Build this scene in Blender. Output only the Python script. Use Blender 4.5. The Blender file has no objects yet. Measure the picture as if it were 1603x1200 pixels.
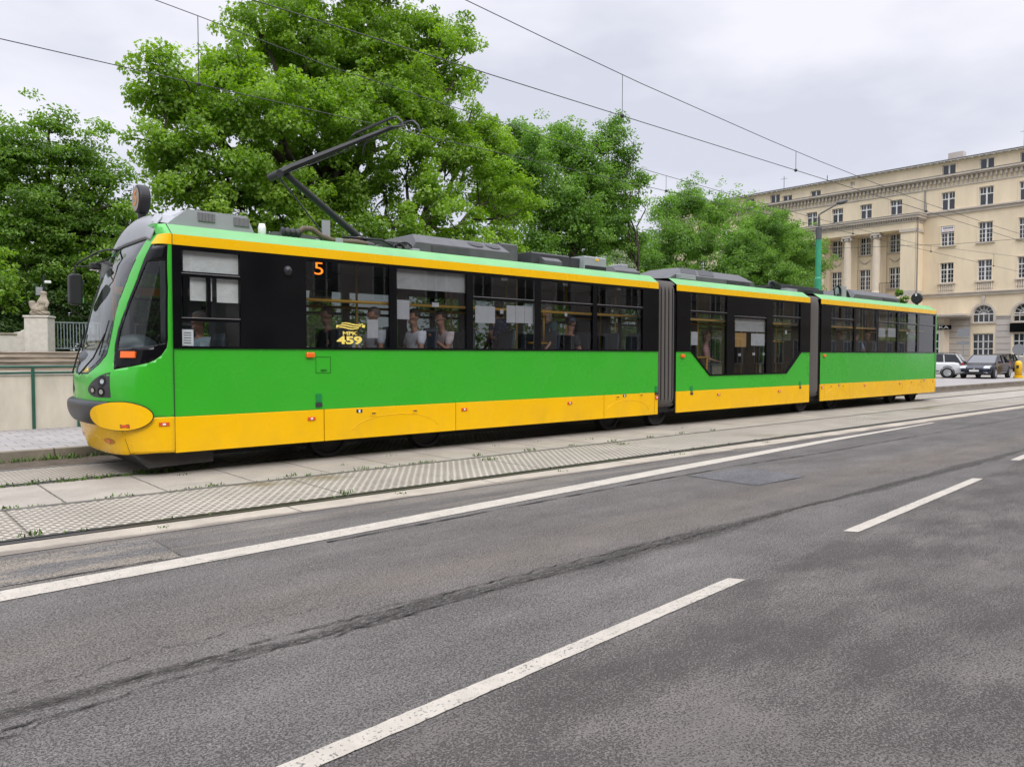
import bpy, bmesh, math, random
import numpy as np
from mathutils import Vector, Matrix
from mathutils.geometry import tessellate_polygon
random.seed(7); rng = np.random.default_rng(11)
C = bpy.context.scene.collection
S = bpy.context.scene
rad = math.radians
# ------------------------------------------------------------------ camera
HC = 1.545; FPX = 1200.0; W, H = 1603.0, 1200.0; PITCH = rad(2.08); YAW = rad(-41.26)
cam = bpy.data.cameras.new('camera'); cam.sensor_fit = 'HORIZONTAL'; cam.sensor_width = 36
cam.lens = 36 * FPX / W; cam.clip_start = .05; cam.clip_end = 4000
camo = bpy.data.objects.new('camera', cam); C.objects.link(camo)
camo.location = (0, 0, HC); camo.rotation_euler = (rad(90) - PITCH, 0, YAW); S.camera = camo
# ------------------------------------------------------------------ sky, sun, exposure
SUN_EL, SUN_AZ = rad(43), rad(252)      # azimuth of the direction to the sun, from +X counter-clockwise
w = bpy.data.worlds.new('World'); S.world = w; w.use_nodes = True
nt = w.node_tree; nt.nodes.clear()
def N(t, kind, **kw):
    n = t.nodes.new(kind)
    for k, v in kw.items():
        if k in n.inputs: n.inputs[k].default_value = v
        else: setattr(n, k, v)
    return n
def lk(t, a, b): t.links.new(a, b)
out = N(nt, 'ShaderNodeOutputWorld'); bg = N(nt, 'ShaderNodeBackground'); lk(nt, bg.outputs[0], out.inputs[0])
bg.inputs['Strength'].default_value = .1
sky = N(nt, 'ShaderNodeTexSky'); sky.sky_type = 'NISHITA'; sky.sun_disc = False
sky.sun_elevation = SUN_EL; sky.sun_rotation = rad(90) - SUN_AZ
tc = N(nt, 'ShaderNodeTexCoord'); sep = N(nt, 'ShaderNodeSeparateXYZ'); lk(nt, tc.outputs['Generated'], sep.inputs[0])
mp = N(nt, 'ShaderNodeMapping'); mp.inputs['Scale'].default_value = (1, 1, 2.6); lk(nt, tc.outputs['Generated'], mp.inputs[0])
no = N(nt, 'ShaderNodeTexNoise', Scale=2.6, Detail=5.0, Roughness=.5); lk(nt, mp.outputs[0], no.inputs['Vector'])
cr = N(nt, 'ShaderNodeValToRGB'); lk(nt, no.outputs[0], cr.inputs[0])
cr.color_ramp.elements[0].position = .38; cr.color_ramp.elements[0].color = (7.3, 7.5, 8.6, 1)
cr.color_ramp.elements[1].position = .62; cr.color_ramp.elements[1].color = (9.9, 9.9, 10.7, 1)
zen = N(nt, 'ShaderNodeMapRange'); zen.interpolation_type = 'SMOOTHSTEP'
for k, v in (('From Min', .42), ('From Max', .85), ('To Min', 1.0), ('To Max', 3.3)): zen.inputs[k].default_value = v
lk(nt, sep.outputs['Z'], zen.inputs['Value'])
vm = N(nt, 'ShaderNodeVectorMath', operation='SCALE'); lk(nt, cr.outputs[0], vm.inputs[0]); lk(nt, zen.outputs[0], vm.inputs['Scale'])
mx = N(nt, 'ShaderNodeMixRGB'); mx.inputs[0].default_value = .93
lk(nt, sky.outputs[0], mx.inputs[1]); lk(nt, vm.outputs[0], mx.inputs[2]); lk(nt, mx.outputs[0], bg.inputs[0])
sl = bpy.data.lights.new('sun', 'SUN'); sl.energy = 1.5; sl.angle = rad(24); sl.color = (1, .96, .9)
so = bpy.data.objects.new('sun', sl); C.objects.link(so)
sd = Vector((math.cos(SUN_EL) * math.cos(SUN_AZ), math.cos(SUN_EL) * math.sin(SUN_AZ), math.sin(SUN_EL)))
so.rotation_euler = sd.to_track_quat('Z', 'Y').to_euler(); so.location = (0, -20, 40)
S.view_settings.view_transform = 'Standard'; S.view_settings.look = 'None'
S.view_settings.exposure = 0.0; S.view_settings.gamma = 1
S.cycles.max_bounces = 6; S.cycles.transparent_max_bounces = 12; S.cycles.diffuse_bounces = 3
S.cycles.glossy_bounces = 3; S.cycles.use_denoising = True
# ------------------------------------------------------------------ helpers
_f = Vector((-math.sin(YAW) * math.cos(PITCH), math.cos(YAW) * math.cos(PITCH), -math.sin(PITCH)))
_r = Vector((math.cos(YAW), math.sin(YAW), 0)); _u = _r.cross(_f)
def at(x, y, X=None, Y=None, Z=None):           # photo pixel -> point of the place on a known plane
    d = _r * ((x - W / 2) / FPX) + _u * (-(y - H / 2) / FPX) + _f
    t = X / d.x if X is not None else Y / d.y if Y is not None else (Z - HC) / d.z
    return Vector((d.x * t, d.y * t, HC + d.z * t))
OFF = {}
def off(o): return OFF.get(o.name, Vector((0, 0, 0))) if o is not None else Vector((0, 0, 0))
def link(o, parent=None):
    C.objects.link(o)
    if parent is not None: o.parent = parent
    return o
def tag(o, label=None, cat=None, group=None, kind=None):
    if label: o['label'] = label
    if cat: o['category'] = cat
    if group: o['group'] = group
    if kind: o['kind'] = kind
    return o
def thing(name, label, cat, loc=(0, 0, 0), group=None, rz=0, local=False):
    o = bpy.data.objects.new(name, None); C.objects.link(o); o.location = loc; o.rotation_euler = (0, 0, rz)
    o.empty_display_size = .2
    if not local: OFF[o.name] = Vector(loc)      # children are given in world coordinates
    return tag(o, label, cat, group)
def new_obj(name, me, mats, parent=None, smooth=False):
    o = bpy.data.objects.new(name, me)
    for m in (mats if isinstance(mats, (list, tuple)) else [mats]): me.materials.append(m)
    link(o, parent)
    if smooth:
        me.polygons.foreach_set('use_smooth', [True] * len(me.polygons))
    return o
class MB:
    def __init__(s): s.v = []; s.f = []; s.m = []; s.mi = 0
    def add(s, vs, fs):
        n = len(s.v); s.v += [tuple(p) for p in vs]
        for f in fs: s.f.append([i + n for i in f]); s.m.append(s.mi)
        return s
    def box(s, a, b):
        x0, x1 = sorted((a[0], b[0])); y0, y1 = sorted((a[1], b[1])); z0, z1 = sorted((a[2], b[2]))
        return s.add([(x0, y0, z0), (x1, y0, z0), (x1, y1, z0), (x0, y1, z0), (x0, y0, z1), (x1, y0, z1), (x1, y1, z1), (x0, y1, z1)],
              [(0, 3, 2, 1), (4, 5, 6, 7), (0, 1, 5, 4), (1, 2, 6, 5), (2, 3, 7, 6), (3, 0, 4, 7)])
    def prism(s, poly, axis, a, b):              # polygon in the other two axes, extruded along axis
        def P(p, t): return (t, p[0], p[1]) if axis == 'x' else (p[0], t, p[1]) if axis == 'y' else (p[0], p[1], t)
        n = len(poly); vs = [P(p, a) for p in poly] + [P(p, b) for p in poly]
        return s.add(vs, [list(range(n))[::-1], list(range(n, 2 * n))] + [(i, (i + 1) % n, n + (i + 1) % n, n + i) for i in range(n)])
    def tube(s, pts, r, n=8, cap=True, close=False):
        pts = [Vector(p) for p in pts]; k = len(pts); rs = r if isinstance(r, (list, tuple)) else [r] * k
        vs = []; up = Vector((0, 0, 1)); prev = None
        for i, p in enumerate(pts):
            d = (pts[min(i + 1, k - 1)] - pts[max(i - 1, 0)])
            if close: d = pts[(i + 1) % k] - pts[i - 1]
            d.normalize()
            if prev is None:
                a = d.cross(up)
                if a.length < 1e-3: a = d.cross(Vector((1, 0, 0)))
            else: a = prev - d * prev.dot(d)
            a.normalize(); b = d.cross(a); prev = a
            for j in range(n):
                t = 2 * math.pi * j / n
                vs.append(p + (a * math.cos(t) + b * math.sin(t)) * rs[i])
        fs = [(i * n + j, i * n + (j + 1) % n, (i + 1) * n + (j + 1) % n, (i + 1) * n + j) for i in range(k - 1) for j in range(n)]
        if close: fs += [((k - 1) * n + j, (k - 1) * n + (j + 1) % n, (j + 1) % n, j) for j in range(n)]
        elif cap: fs += [list(range(n))[::-1], list(range((k - 1) * n, k * n))]
        return s.add(vs, fs)
    def cyl(s, a, b, r, r2=None, n=16): return s.tube([a, b], [r, r if r2 is None else r2], n)
    def ell(s, c, r, nu=12, nv=8):
        vs = [(c[0], c[1], c[2] - r[2])]
        for i in range(1, nv):
            ph = -math.pi / 2 + math.pi * i / nv
            for j in range(nu):
                t = 2 * math.pi * j / nu
                vs.append((c[0] + r[0] * math.cos(ph) * math.cos(t), c[1] + r[1] * math.cos(ph) * math.sin(t), c[2] + r[2] * math.sin(ph)))
        vs.append((c[0], c[1], c[2] + r[2])); fs = []
        for j in range(nu): fs.append((0, 1 + (j + 1) % nu, 1 + j))
        for i in range(nv - 2):
            for j in range(nu):
                a = 1 + i * nu
                fs.append((a + j, a + (j + 1) % nu, a + nu + (j + 1) % nu, a + nu + j))
        a = 1 + (nv - 2) * nu
        for j in range(nu): fs.append((a + j, a + (j + 1) % nu, len(vs) - 1))
        return s.add(vs, fs)
    def lathe(s, prof, c=(0, 0, 0), axis='z', n=20, cap=True):
        vs = []
        for r, h in prof:
            for j in range(n):
                t = 2 * math.pi * j / n; a, b = r * math.cos(t), r * math.sin(t)
                p = (a, b, h) if axis == 'z' else (h, a, b) if axis == 'x' else (b, h, a)
                vs.append((p[0] + c[0], p[1] + c[1], p[2] + c[2]))
        k = len(prof)
        fs = [(i * n + j, i * n + (j + 1) % n, (i + 1) * n + (j + 1) % n, (i + 1) * n + j) for i in range(k - 1) for j in range(n)]
        if cap: fs += [list(range(n))[::-1], list(range((k - 1) * n, k * n))]
        return s.add(vs, fs)
    def build(s, name, mats, parent=None, smooth=False, bevel=0, label=None):
        o_ = off(parent); me = bpy.data.meshes.new(name)
        me.from_pydata([(x - o_.x, y - o_.y, z - o_.z) for x, y, z in s.v], [], s.f)
        if any(s.m): me.polygons.foreach_set('material_index', s.m)
        o = new_obj(name, me, mats, parent, smooth); OFF[o.name] = o_
        if bevel:
            b = o.modifiers.new('bevel', 'BEVEL'); b.width = bevel; b.segments = 2; b.limit_method = 'ANGLE'
        if label: o['label'] = label
        return o
def patch(name, outer, holes, fmap, mats, parent=None, du=0, dv=0, thick=0, smooth=False, label=None, offs=0, build=True):
    """planar outline with holes, cut on a grid and bent by fmap"""
    bm = bmesh.new(); edges = []
    for loop in [outer] + list(holes):
        vs = [bm.verts.new((p[0], p[1], 0)) for p in loop]
        edges += [bm.edges.new((vs[i], vs[(i + 1) % len(vs)])) for i in range(len(vs))]
    bmesh.ops.triangle_fill(bm, use_beauty=True, use_dissolve=False, edges=edges, normal=(0, 0, 1))
    us = [p[0] for p in outer]; vv = [p[1] for p in outer]
    if du:
        k = math.floor(min(us) / du) + 1
        while k * du < max(us):
            bmesh.ops.bisect_plane(bm, geom=bm.verts[:] + bm.edges[:] + bm.faces[:], plane_co=(k * du, 0, 0), plane_no=(1, 0, 0)); k += 1
    if dv:
        k = math.floor(min(vv) / dv) + 1
        while k * dv < max(vv):
            bmesh.ops.bisect_plane(bm, geom=bm.verts[:] + bm.edges[:] + bm.faces[:], plane_co=(0, k * dv, 0), plane_no=(0, 1, 0)); k += 1
    o_ = off(parent)
    for v in bm.verts: v.co = Vector(fmap(v.co.x, v.co.y)) - o_
    bmesh.ops.recalc_face_normals(bm, faces=bm.faces)
    me = bpy.data.meshes.new(name); bm.to_mesh(me); bm.free()
    o = new_obj(name, me, mats, parent, smooth); OFF[o.name] = o_
    if thick:
        m = o.modifiers.new('solid', 'SOLIDIFY'); m.thickness = thick; m.offset = offs
    if label: o['label'] = label
    return o
def rect(a, b, c, d): return [(a, c), (b, c), (b, d), (a, d)]
def rrect(a, b, c, d, r, n=5):
    o = []
    for cx, cy, t0 in ((b - r, c + r, -90), (b - r, d - r, 0), (a + r, d - r, 90), (a + r, c + r, 180)):
        for i in range(n + 1):
            t = rad(t0 + 90 * i / n); o.append((cx + r * math.cos(t), cy + r * math.sin(t)))
    return o
def copy_tree(o, parent=None):
    c = o.copy(); C.objects.link(c)
    if parent is not None: c.parent = parent
    for ch in list(o.children): copy_tree(ch, c)
    return c
def text(name, body, size, mat, parent, loc, rot, width=None, extrude=.003, bold=0, shear=0):
    cu = bpy.data.curves.new(name, 'FONT'); cu.body = body; cu.size = size; cu.extrude = extrude; cu.offset = bold
    cu.align_x = 'CENTER'; cu.align_y = 'CENTER'; cu.resolution_u = 4; cu.shear = shear
    t = bpy.data.objects.new(name, cu); C.objects.link(t); dg = bpy.context.evaluated_depsgraph_get()
    me = bpy.data.meshes.new_from_object(t.evaluated_get(dg)); bpy.data.objects.remove(t)
    xs = [v.co.x for v in me.vertices]; k = (width / (max(xs) - min(xs))) if width else 1
    M = Matrix.Translation(Vector(loc) - off(parent)) @ Matrix.Rotation(rot[2], 4, 'Z') @ Matrix.Rotation(rot[0], 4, 'X') @ Matrix.Diagonal((k, 1, 1, 1))
    me.transform(M); me.materials.clear()
    o = new_obj(name, me, mat, parent); OFF[o.name] = off(parent); return o
# ------------------------------------------------------------------ materials
MATS = {}
def mat(name, col, rough=.6, metal=0, var=0, scale=6, bump=0, bscale=60, coat=0, spec=.5, emit=None, estr=1, stretch=None, transl=0):
    m = bpy.data.materials.new(name); m.use_nodes = True; t = m.node_tree; b = t.nodes['Principled BSDF']
    b.inputs['Base Color'].default_value = (*col, 1); b.inputs['Roughness'].default_value = rough; b.inputs['Metallic'].default_value = metal
    b.inputs['Specular IOR Level'].default_value = spec
    if coat: b.inputs['Coat Weight'].default_value = coat; b.inputs['Coat Roughness'].default_value = .06
    if emit: b.inputs['Emission Color'].default_value = (*emit, 1); b.inputs['Emission Strength'].default_value = estr
    if var or bump:
        g = N(t, 'ShaderNodeTexCoord'); mp = N(t, 'ShaderNodeMapping'); lk(t, g.outputs['Object'], mp.inputs[0])
        if stretch: mp.inputs['Scale'].default_value = stretch
    if var:
        n = N(t, 'ShaderNodeTexNoise', Scale=scale, Detail=6.0, Roughness=.6); lk(t, mp.outputs[0], n.inputs['Vector'])
        r = N(t, 'ShaderNodeMapRange'); r.inputs['From Min'].default_value = .3; r.inputs['From Max'].default_value = .7
        r.inputs['To Min'].default_value = 1 - var; r.inputs['To Max'].default_value = 1 + var * .6; lk(t, n.outputs[0], r.inputs['Value'])
        h = N(t, 'ShaderNodeHueSaturation'); h.inputs['Color'].default_value = (*col, 1); lk(t, r.outputs[0], h.inputs['Value'])
        lk(t, h.outputs[0], b.inputs['Base Color'])
    if bump:
        n2 = N(t, 'ShaderNodeTexNoise', Scale=bscale, Detail=4.0); lk(t, mp.outputs[0], n2.inputs['Vector'])
        bp = N(t, 'ShaderNodeBump', Distance=bump); lk(t, n2.outputs[0], bp.inputs['Height']); lk(t, bp.outputs[0], b.inputs['Normal'])
    MATS[name] = m; return m
def glass(name, tint, rough=.01, ior=1.5, gl=1.0):
    m = bpy.data.materials.new(name); m.use_nodes = True; t = m.node_tree; t.nodes.clear()
    o = N(t, 'ShaderNodeOutputMaterial'); tr = N(t, 'ShaderNodeBsdfTransparent'); tr.inputs[0].default_value = (*tint, 1)
    g = N(t, 'ShaderNodeBsdfGlossy'); g.inputs['Roughness'].default_value = rough
    g.inputs['Color'].default_value = (gl, gl, gl, 1)
    ge = N(t, 'ShaderNodeNewGeometry'); io = N(t, 'ShaderNodeMath', operation='MULTIPLY_ADD'); io.inputs[1].default_value = 1 / ior - ior; io.inputs[2].default_value = ior
    lk(t, ge.outputs['Backfacing'], io.inputs[0]); fr = N(t, 'ShaderNodeFresnel'); lk(t, io.outputs[0], fr.inputs['IOR']); mx = N(t, 'ShaderNodeMixShader')
    lk(t, fr.outputs[0], mx.inputs[0]); lk(t, tr.outputs[0], mx.inputs[1]); lk(t, g.outputs[0], mx.inputs[2]); lk(t, mx.outputs[0], o.inputs[0])
    return m
M_green = mat('tram_green', (.034, .40, .018), .3, var=.05, scale=.8, coat=.3)
M_cant = mat('tram_cant_green', (.17, .42, .165), .5, var=.1, scale=1.5, spec=.25)  # side green made paler: sky sheen on the slope put into the colour
M_yellow = mat('tram_yellow', (.88, .495, .0), .32, var=.05, scale=1.2, coat=.2, spec=.3)
M_black = mat('black_gloss', (.004, .004, .005), .1, spec=.22)
M_rubber = mat('black_rubber', (.012, .012, .014), .55, var=.2)
M_bump = mat('bumper_plastic', (.018, .019, .023), .38, var=.2, scale=5)
M_dark = mat('dark_metal', (.02, .02, .022), .5, var=.3, scale=8)
M_under = mat('under_dark', (.012, .011, .011), .8, var=.4)
M_roofg = mat('roof_grey', (.09, .09, .093), .6, var=.18, scale=5)
M_rooflt = mat('roof_light_grey', (.30, .31, .32), .42, var=.06, scale=5)
M_roofd = mat('roof_dark_grey', (.035, .035, .038), .6, var=.25, scale=5)
M_alu = mat('aluminium', (.42, .42, .43), .35, metal=.7)
M_lining = mat('interior_lining', (.17, .175, .175), .7)
M_floor = mat('interior_floor', (.06, .06, .065), .7)
M_seat = mat('seat_blue_grey', (.05, .065, .085), .5)
M_rail = mat('handrail_yellow', (.75, .42, .02), .35)
M_orange = mat('marker_orange', (.85, .14, .005), .25, coat=.5)
M_red = mat('reflector_red', (.62, .09, .015), .25)
M_white = mat('white_paint', (.78, .78, .77), .5, var=.06)
M_paper = mat('paper', (.72, .74, .76), .7, var=.05, scale=9)
M_blind = mat('blind', (.62, .63, .62), .8, var=.12, scale=5, bump=.02, bscale=7)
M_amber = mat('amber_led', (.9, .2, .01), .5, emit=(1, .22, .01), estr=.9)
M_gold = mat('gold_vinyl', (.9, .72, .16), .4)
M_ink = mat('print_ink', (.03, .03, .03), .7)
M_glass = glass('window_glass', (.24, .27, .26))
M_glassd = glass('dark_window_glass', (.56, .57, .58))
M_gcab = glass('cab_window_glass', (.82, .84, .84)); M_gclear = glass('clear_glass', (.72, .78, .76))
M_bglass = mat('house_pane', (.035, .04, .048), .04, coat=.4, var=.5, scale=.9)
M_skin = mat('skin', (.46, .24, .16), .6); M_skin2 = mat('skin_light', (.6, .36, .26), .6)
M_hair = mat('hair_dark', (.03, .02, .014), .7)
M_mirror = mat('mirror_glass', (.8, .8, .8), .03, metal=1)
M_bellow = mat('bellows_rubber', (.10, .09, .082), .6, var=.3, scale=4)
M_lens = mat('lamp_lens', (.55, .57, .58), .1, metal=.8)

def grime(m, amt):
    t = m.node_tree; b = t.nodes['Principled BSDF']; src = b.inputs['Base Color'].links[0].from_socket; g = N(t, 'ShaderNodeNewGeometry'); sp = N(t, 'ShaderNodeSeparateXYZ'); lk(t, g.outputs['Position'], sp.inputs[0])
    mp = N(t, 'ShaderNodeMapping'); mp.inputs['Scale'].default_value = (3, 3, .8); lk(t, g.outputs['Position'], mp.inputs[0]); n = N(t, 'ShaderNodeTexNoise', Scale=1.0, Detail=6.0, Roughness=.65); lk(t, mp.outputs[0], n.inputs['Vector'])
    n2 = N(t, 'ShaderNodeTexNoise', Scale=1.6, Detail=6.0, Roughness=.6); lk(t, g.outputs['Position'], n2.inputs['Vector'])
    a = N(t, 'ShaderNodeMapRange'); lk(t, sp.outputs['Z'], a.inputs[0]); a.inputs[1].default_value = .28; a.inputs[2].default_value = .75; a.inputs[3].default_value = 1.0; a.inputs[4].default_value = .25
    q = N(t, 'ShaderNodeMath', operation='MULTIPLY'); lk(t, n.outputs[0], q.inputs[0]); lk(t, n2.outputs[0], q.inputs[1]); r = N(t, 'ShaderNodeMapRange'); lk(t, q.outputs[0], r.inputs[0]); r.inputs[1].default_value = .2; r.inputs[2].default_value = .4; r.inputs[4].default_value = amt
    f = N(t, 'ShaderNodeMath', operation='MULTIPLY'); lk(t, r.outputs[0], f.inputs[0]); lk(t, a.outputs[0], f.inputs[1])
    x = N(t, 'ShaderNodeMixRGB'); lk(t, f.outputs[0], x.inputs[0]); lk(t, src, x.inputs[1]); x.inputs[2].default_value = (.11, .085, .06, 1); lk(t, x.outputs[0], b.inputs['Base Color'])
    rr = N(t, 'ShaderNodeMapRange'); lk(t, n2.outputs[0], rr.inputs[0]); rr.inputs[1].default_value = .3; rr.inputs[2].default_value = .7; rr.inputs[3].default_value = .16; rr.inputs[4].default_value = .42; lk(t, rr.outputs[0], b.inputs['Roughness'])
    bp = N(t, 'ShaderNodeBump', Distance=.004, Strength=.5); n3 = N(t, 'ShaderNodeTexNoise', Scale=1.3, Detail=2.0); lk(t, g.outputs['Position'], n3.inputs['Vector']); lk(t, n3.outputs[0], bp.inputs['Height']); lk(t, bp.outputs[0], b.inputs['Normal'])
grime(M_green, .10); grime(M_yellow, .14)
YS = 10.2; YC = 11.42; YF = 2 * YC - YS       # tram near side, track centre, far side
# ================================================================== THE GROUND
def nodes_mat(name):
    m = bpy.data.materials.new(name); m.use_nodes = True; t = m.node_tree
    g = N(t, 'ShaderNodeNewGeometry'); sp = N(t, 'ShaderNodeSeparateXYZ'); lk(t, g.outputs['Position'], sp.inputs[0])
    return m, t, t.nodes['Principled BSDF'], g.outputs['Position'], sp
def MA(t, op, a, b=None, c=None, clamp=False):
    n = t.nodes.new('ShaderNodeMath'); n.operation = op; n.use_clamp = clamp
    for i, v in enumerate((a, b, c)):
        if v is None: continue
        if isinstance(v, (int, float)): n.inputs[i].default_value = v
        else: lk(t, v, n.inputs[i])
    return n.outputs[0]
def NO(t, vec, scale, detail=4, rough=.55, stretch=None):
    if stretch:
        mp = N(t, 'ShaderNodeMapping'); mp.inputs['Scale'].default_value = stretch; lk(t, vec, mp.inputs[0]); vec = mp.outputs[0]
    n = N(t, 'ShaderNodeTexNoise', Scale=scale, Detail=float(detail), Roughness=rough); lk(t, vec, n.inputs['Vector']); return n.outputs[0]
def MR(t, v, a, b, c, d, smooth=False):
    n = t.nodes.new('ShaderNodeMapRange'); n.interpolation_type = 'SMOOTHSTEP' if smooth else 'LINEAR'
    for i, q in ((1, a), (2, b), (3, c), (4, d)): n.inputs[i].default_value = q
    lk(t, v, n.inputs[0]); return n.outputs[0]
def MIX(t, f, a, b, op='MIX'):
    n = t.nodes.new('ShaderNodeMixRGB'); n.blend_type = op
    for i, v in enumerate((f, a, b)):
        if isinstance(v, (int, float)): n.inputs[i].default_value = v
        elif isinstance(v, tuple): n.inputs[i].default_value = (*v, 1)
        else: lk(t, v, n.inputs[i])
    return n.outputs[0]
def VORO(t, vec, scale, feature='F1', out='Distance', stretch=None):
    if stretch:
        mp = N(t, 'ShaderNodeMapping'); mp.inputs['Scale'].default_value = stretch; lk(t, vec, mp.inputs[0]); vec = mp.outputs[0]
    n = N(t, 'ShaderNodeTexVoronoi', Scale=scale); n.feature = feature; lk(t, vec, n.inputs['Vector']); return n.outputs[out]
def bumpit(t, b, h, dist, strength=1.0):
    bp = N(t, 'ShaderNodeBump', Distance=dist, Strength=strength); lk(t, h, bp.inputs['Height']); lk(t, bp.outputs[0], b.inputs['Normal'])

# asphalt: aggregate, worn lanes, a ravelled strip and dust
def asphalt(name, base, lanes=True, sand=0):
    m, t, b, P, sp = nodes_mat(name)
    X, Y = sp.outputs['X'], sp.outputs['Y']
    fine = NO(t, P, 95, 3, .7); agg = VORO(t, P, 120, 'F1', 'Color'); ag = N(t, 'ShaderNodeSeparateXYZ'); lk(t, agg, ag.inputs[0])
    v = MA(t, 'MULTIPLY', MR(t, fine, .3, .7, .78, 1.2), MR(t, ag.outputs['X'], 0, 1, .80, 1.2))
    big = MR(t, NO(t, P, .5, 5, .6), .3, .7, .88, 1.12); streak = MR(t, NO(t, P, 1, 4, .6, (.10, 2.3, 1)), .3, .7, .88, 1.12)
    v = MA(t, 'MULTIPLY', v, MA(t, 'MULTIPLY', big, streak))
    dens = MR(t, NO(t, P, 1.5, 6, .65, (.6, 1.3, 1)), .35, .65, -.03, .032)
    old = None
    if lanes:
        lane = MA(t, 'SUBTRACT', Y, MA(t, 'ADD', MA(t, 'MULTIPLY', X, .078), 2.50)); old = MR(t, lane, -.05, .03, 1, 0)
        dens = MA(t, 'ADD', MA(t, 'MULTIPLY', dens, MA(t, 'ADD', MA(t, 'MULTIPLY', old, 1.2), 1.0)), MA(t, 'MULTIPLY', old, .02))
    p1 = MR(t, MA(t, 'ADD', NO(t, P, 88, 2, .6), dens), .535, .60, 0, 1); p2 = MR(t, MA(t, 'ADD', NO(t, P, 40, 4, .7, (.8, 1.15, 1)), dens), .575, .635, 0, .8)
    pit = MA(t, 'MAXIMUM', p1, MA(t, 'MULTIPLY', p2, .8))
    col = MIX(t, 1.0, base, v, 'MULTIPLY'); h = MA(t, 'SUBTRACT', fine, MA(t, 'MULTIPLY', pit, 1.6))
    bright = MR(t, ag.outputs['Y'], .965, 1.0, 0, .7); col = MIX(t, MA(t, 'MULTIPLY', bright, .55), col, (.38, .34, .28))
    if lanes:
        dust = MA(t, 'SUBTRACT', 1.0, MA(t, 'MULTIPLY', MA(t, 'ABSOLUTE', MA(t, 'SUBTRACT', Y, 4.45)), 1.35), clamp=True)
        dust = MA(t, 'MULTIPLY', dust, MR(t, NO(t, P, .7, 4, .6, (.4, 1.4, 1)), .35, .62, .15, .75)); col = MIX(t, MA(t, 'MULTIPLY', dust, .6), col, (.185, .15, .112))
        blot = MR(t, NO(t, P, 1.9, 6, .68, (.6, 1.2, 1)),   .36, .66, .84, 1.10); col = MIX(t, old, col, MIX(t, 1.0, MIX(t, .35, col, (.14, .118, .104)), blot, 'MULTIPLY'))
        edge = MR(t, MA(t, 'SUBTRACT', Y, MA(t, 'MULTIPLY', X, .05)), 5.9, 6.0, 0, 1); dd = MR(t, NO(t, P, 1.3, 5, .62, (.3, 2.2, 1)), .47, .60, 0, 1)
        col = MIX(t, MA(t, 'MULTIPLY', edge, MA(t, 'MULTIPLY', dd, .6)), col, (.25, .22, .18))
    if sand:
        dd = MR(t, NO(t, P, 1.6, 5, .62, (.5, 2.4, 1)), .42, .56, 0, .85); col = MIX(t, dd, col, (.27, .235, .185))
    col = MIX(t, MA(t, 'MULTIPLY', pit, .68), col, (.035, .031, .030))
    if lanes:                                      # ravelled strip along the lane: torn, pitted, with two ragged edge cracks
        wob = MA(t, 'MULTIPLY', MA(t, 'SUBTRACT', NO(t, P, 1.4, 5, .65, (.7, .3, 1)), .5), .24)
        yy = MA(t, 'ADD', Y, wob); d = MA(t, 'ABSOLUTE', MA(t, 'SUBTRACT', yy, 3.88)); wid = MR(t, NO(t, P, .31, 2, .5, (1, 0, 0)), .36, .64, .025, .15)
        band = MR(t, MA(t, 'DIVIDE', d, wid), .4, 1.1, 1, 0)
        cl = MR(t, NO(t, P, 38, 4, .8, (.6, 1.3, 1)), .49, .55, 0, 1); cl2 = MR(t, VORO(t, P, 17, 'DISTANCE_TO_EDGE', 'Distance', (.55, 1.5, 1)), 0, .10, 1, 0)
        tear = MA(t, 'MULTIPLY', band, MA(t, 'MAXIMUM', MA(t, 'MULTIPLY', cl, .8), cl2))
        col = MIX(t, MA(t, 'MULTIPLY', band, .12), col, (.075, .06, .048)); col = MIX(t, MA(t, 'MULTIPLY', tear, .72), col, (.020, .018, .017)); h = MA(t, 'SUBTRACT', h, MA(t, 'MULTIPLY', tear, 2.4))
    lk(t, col, b.inputs['Base Color']); b.inputs['Roughness'].default_value = .88; b.inputs['Specular IOR Level'].default_value = .3
    bumpit(t, b, h, .006, .8); return m
M_asph = asphalt('asphalt', (.146, .134, .124))
M_asph_lt = asphalt('asphalt_patch_pale', (.165, .155, .147), False, 1)
M_asph_md = asphalt('asphalt_patch', (.145, .143, .148), False)

def marking():
    m, t, b, P, sp = nodes_mat('road_paint')
    wear = MA(t, 'MULTIPLY', MR(t, NO(t, P, 55, 3, .65), .585, .63, 0, 1), MR(t, NO(t, P, 2.2, 4, .6, (.3, 2, 1)), .40, .6, .25, 1))
    tone = MR(t, NO(t, P, 6, 5, .6), .3, .7, .84, 1.06)
    col = MIX(t, wear, MIX(t, 1.0, (.45, .41, .345), tone, 'MULTIPLY'), (.10, .092, .088))
    lk(t, col, b.inputs['Base Color']); b.inputs['Roughness'].default_value = .7
    bumpit(t, b, NO(t, P, 80, 3, .7), .004); return m
M_mark = marking()

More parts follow.
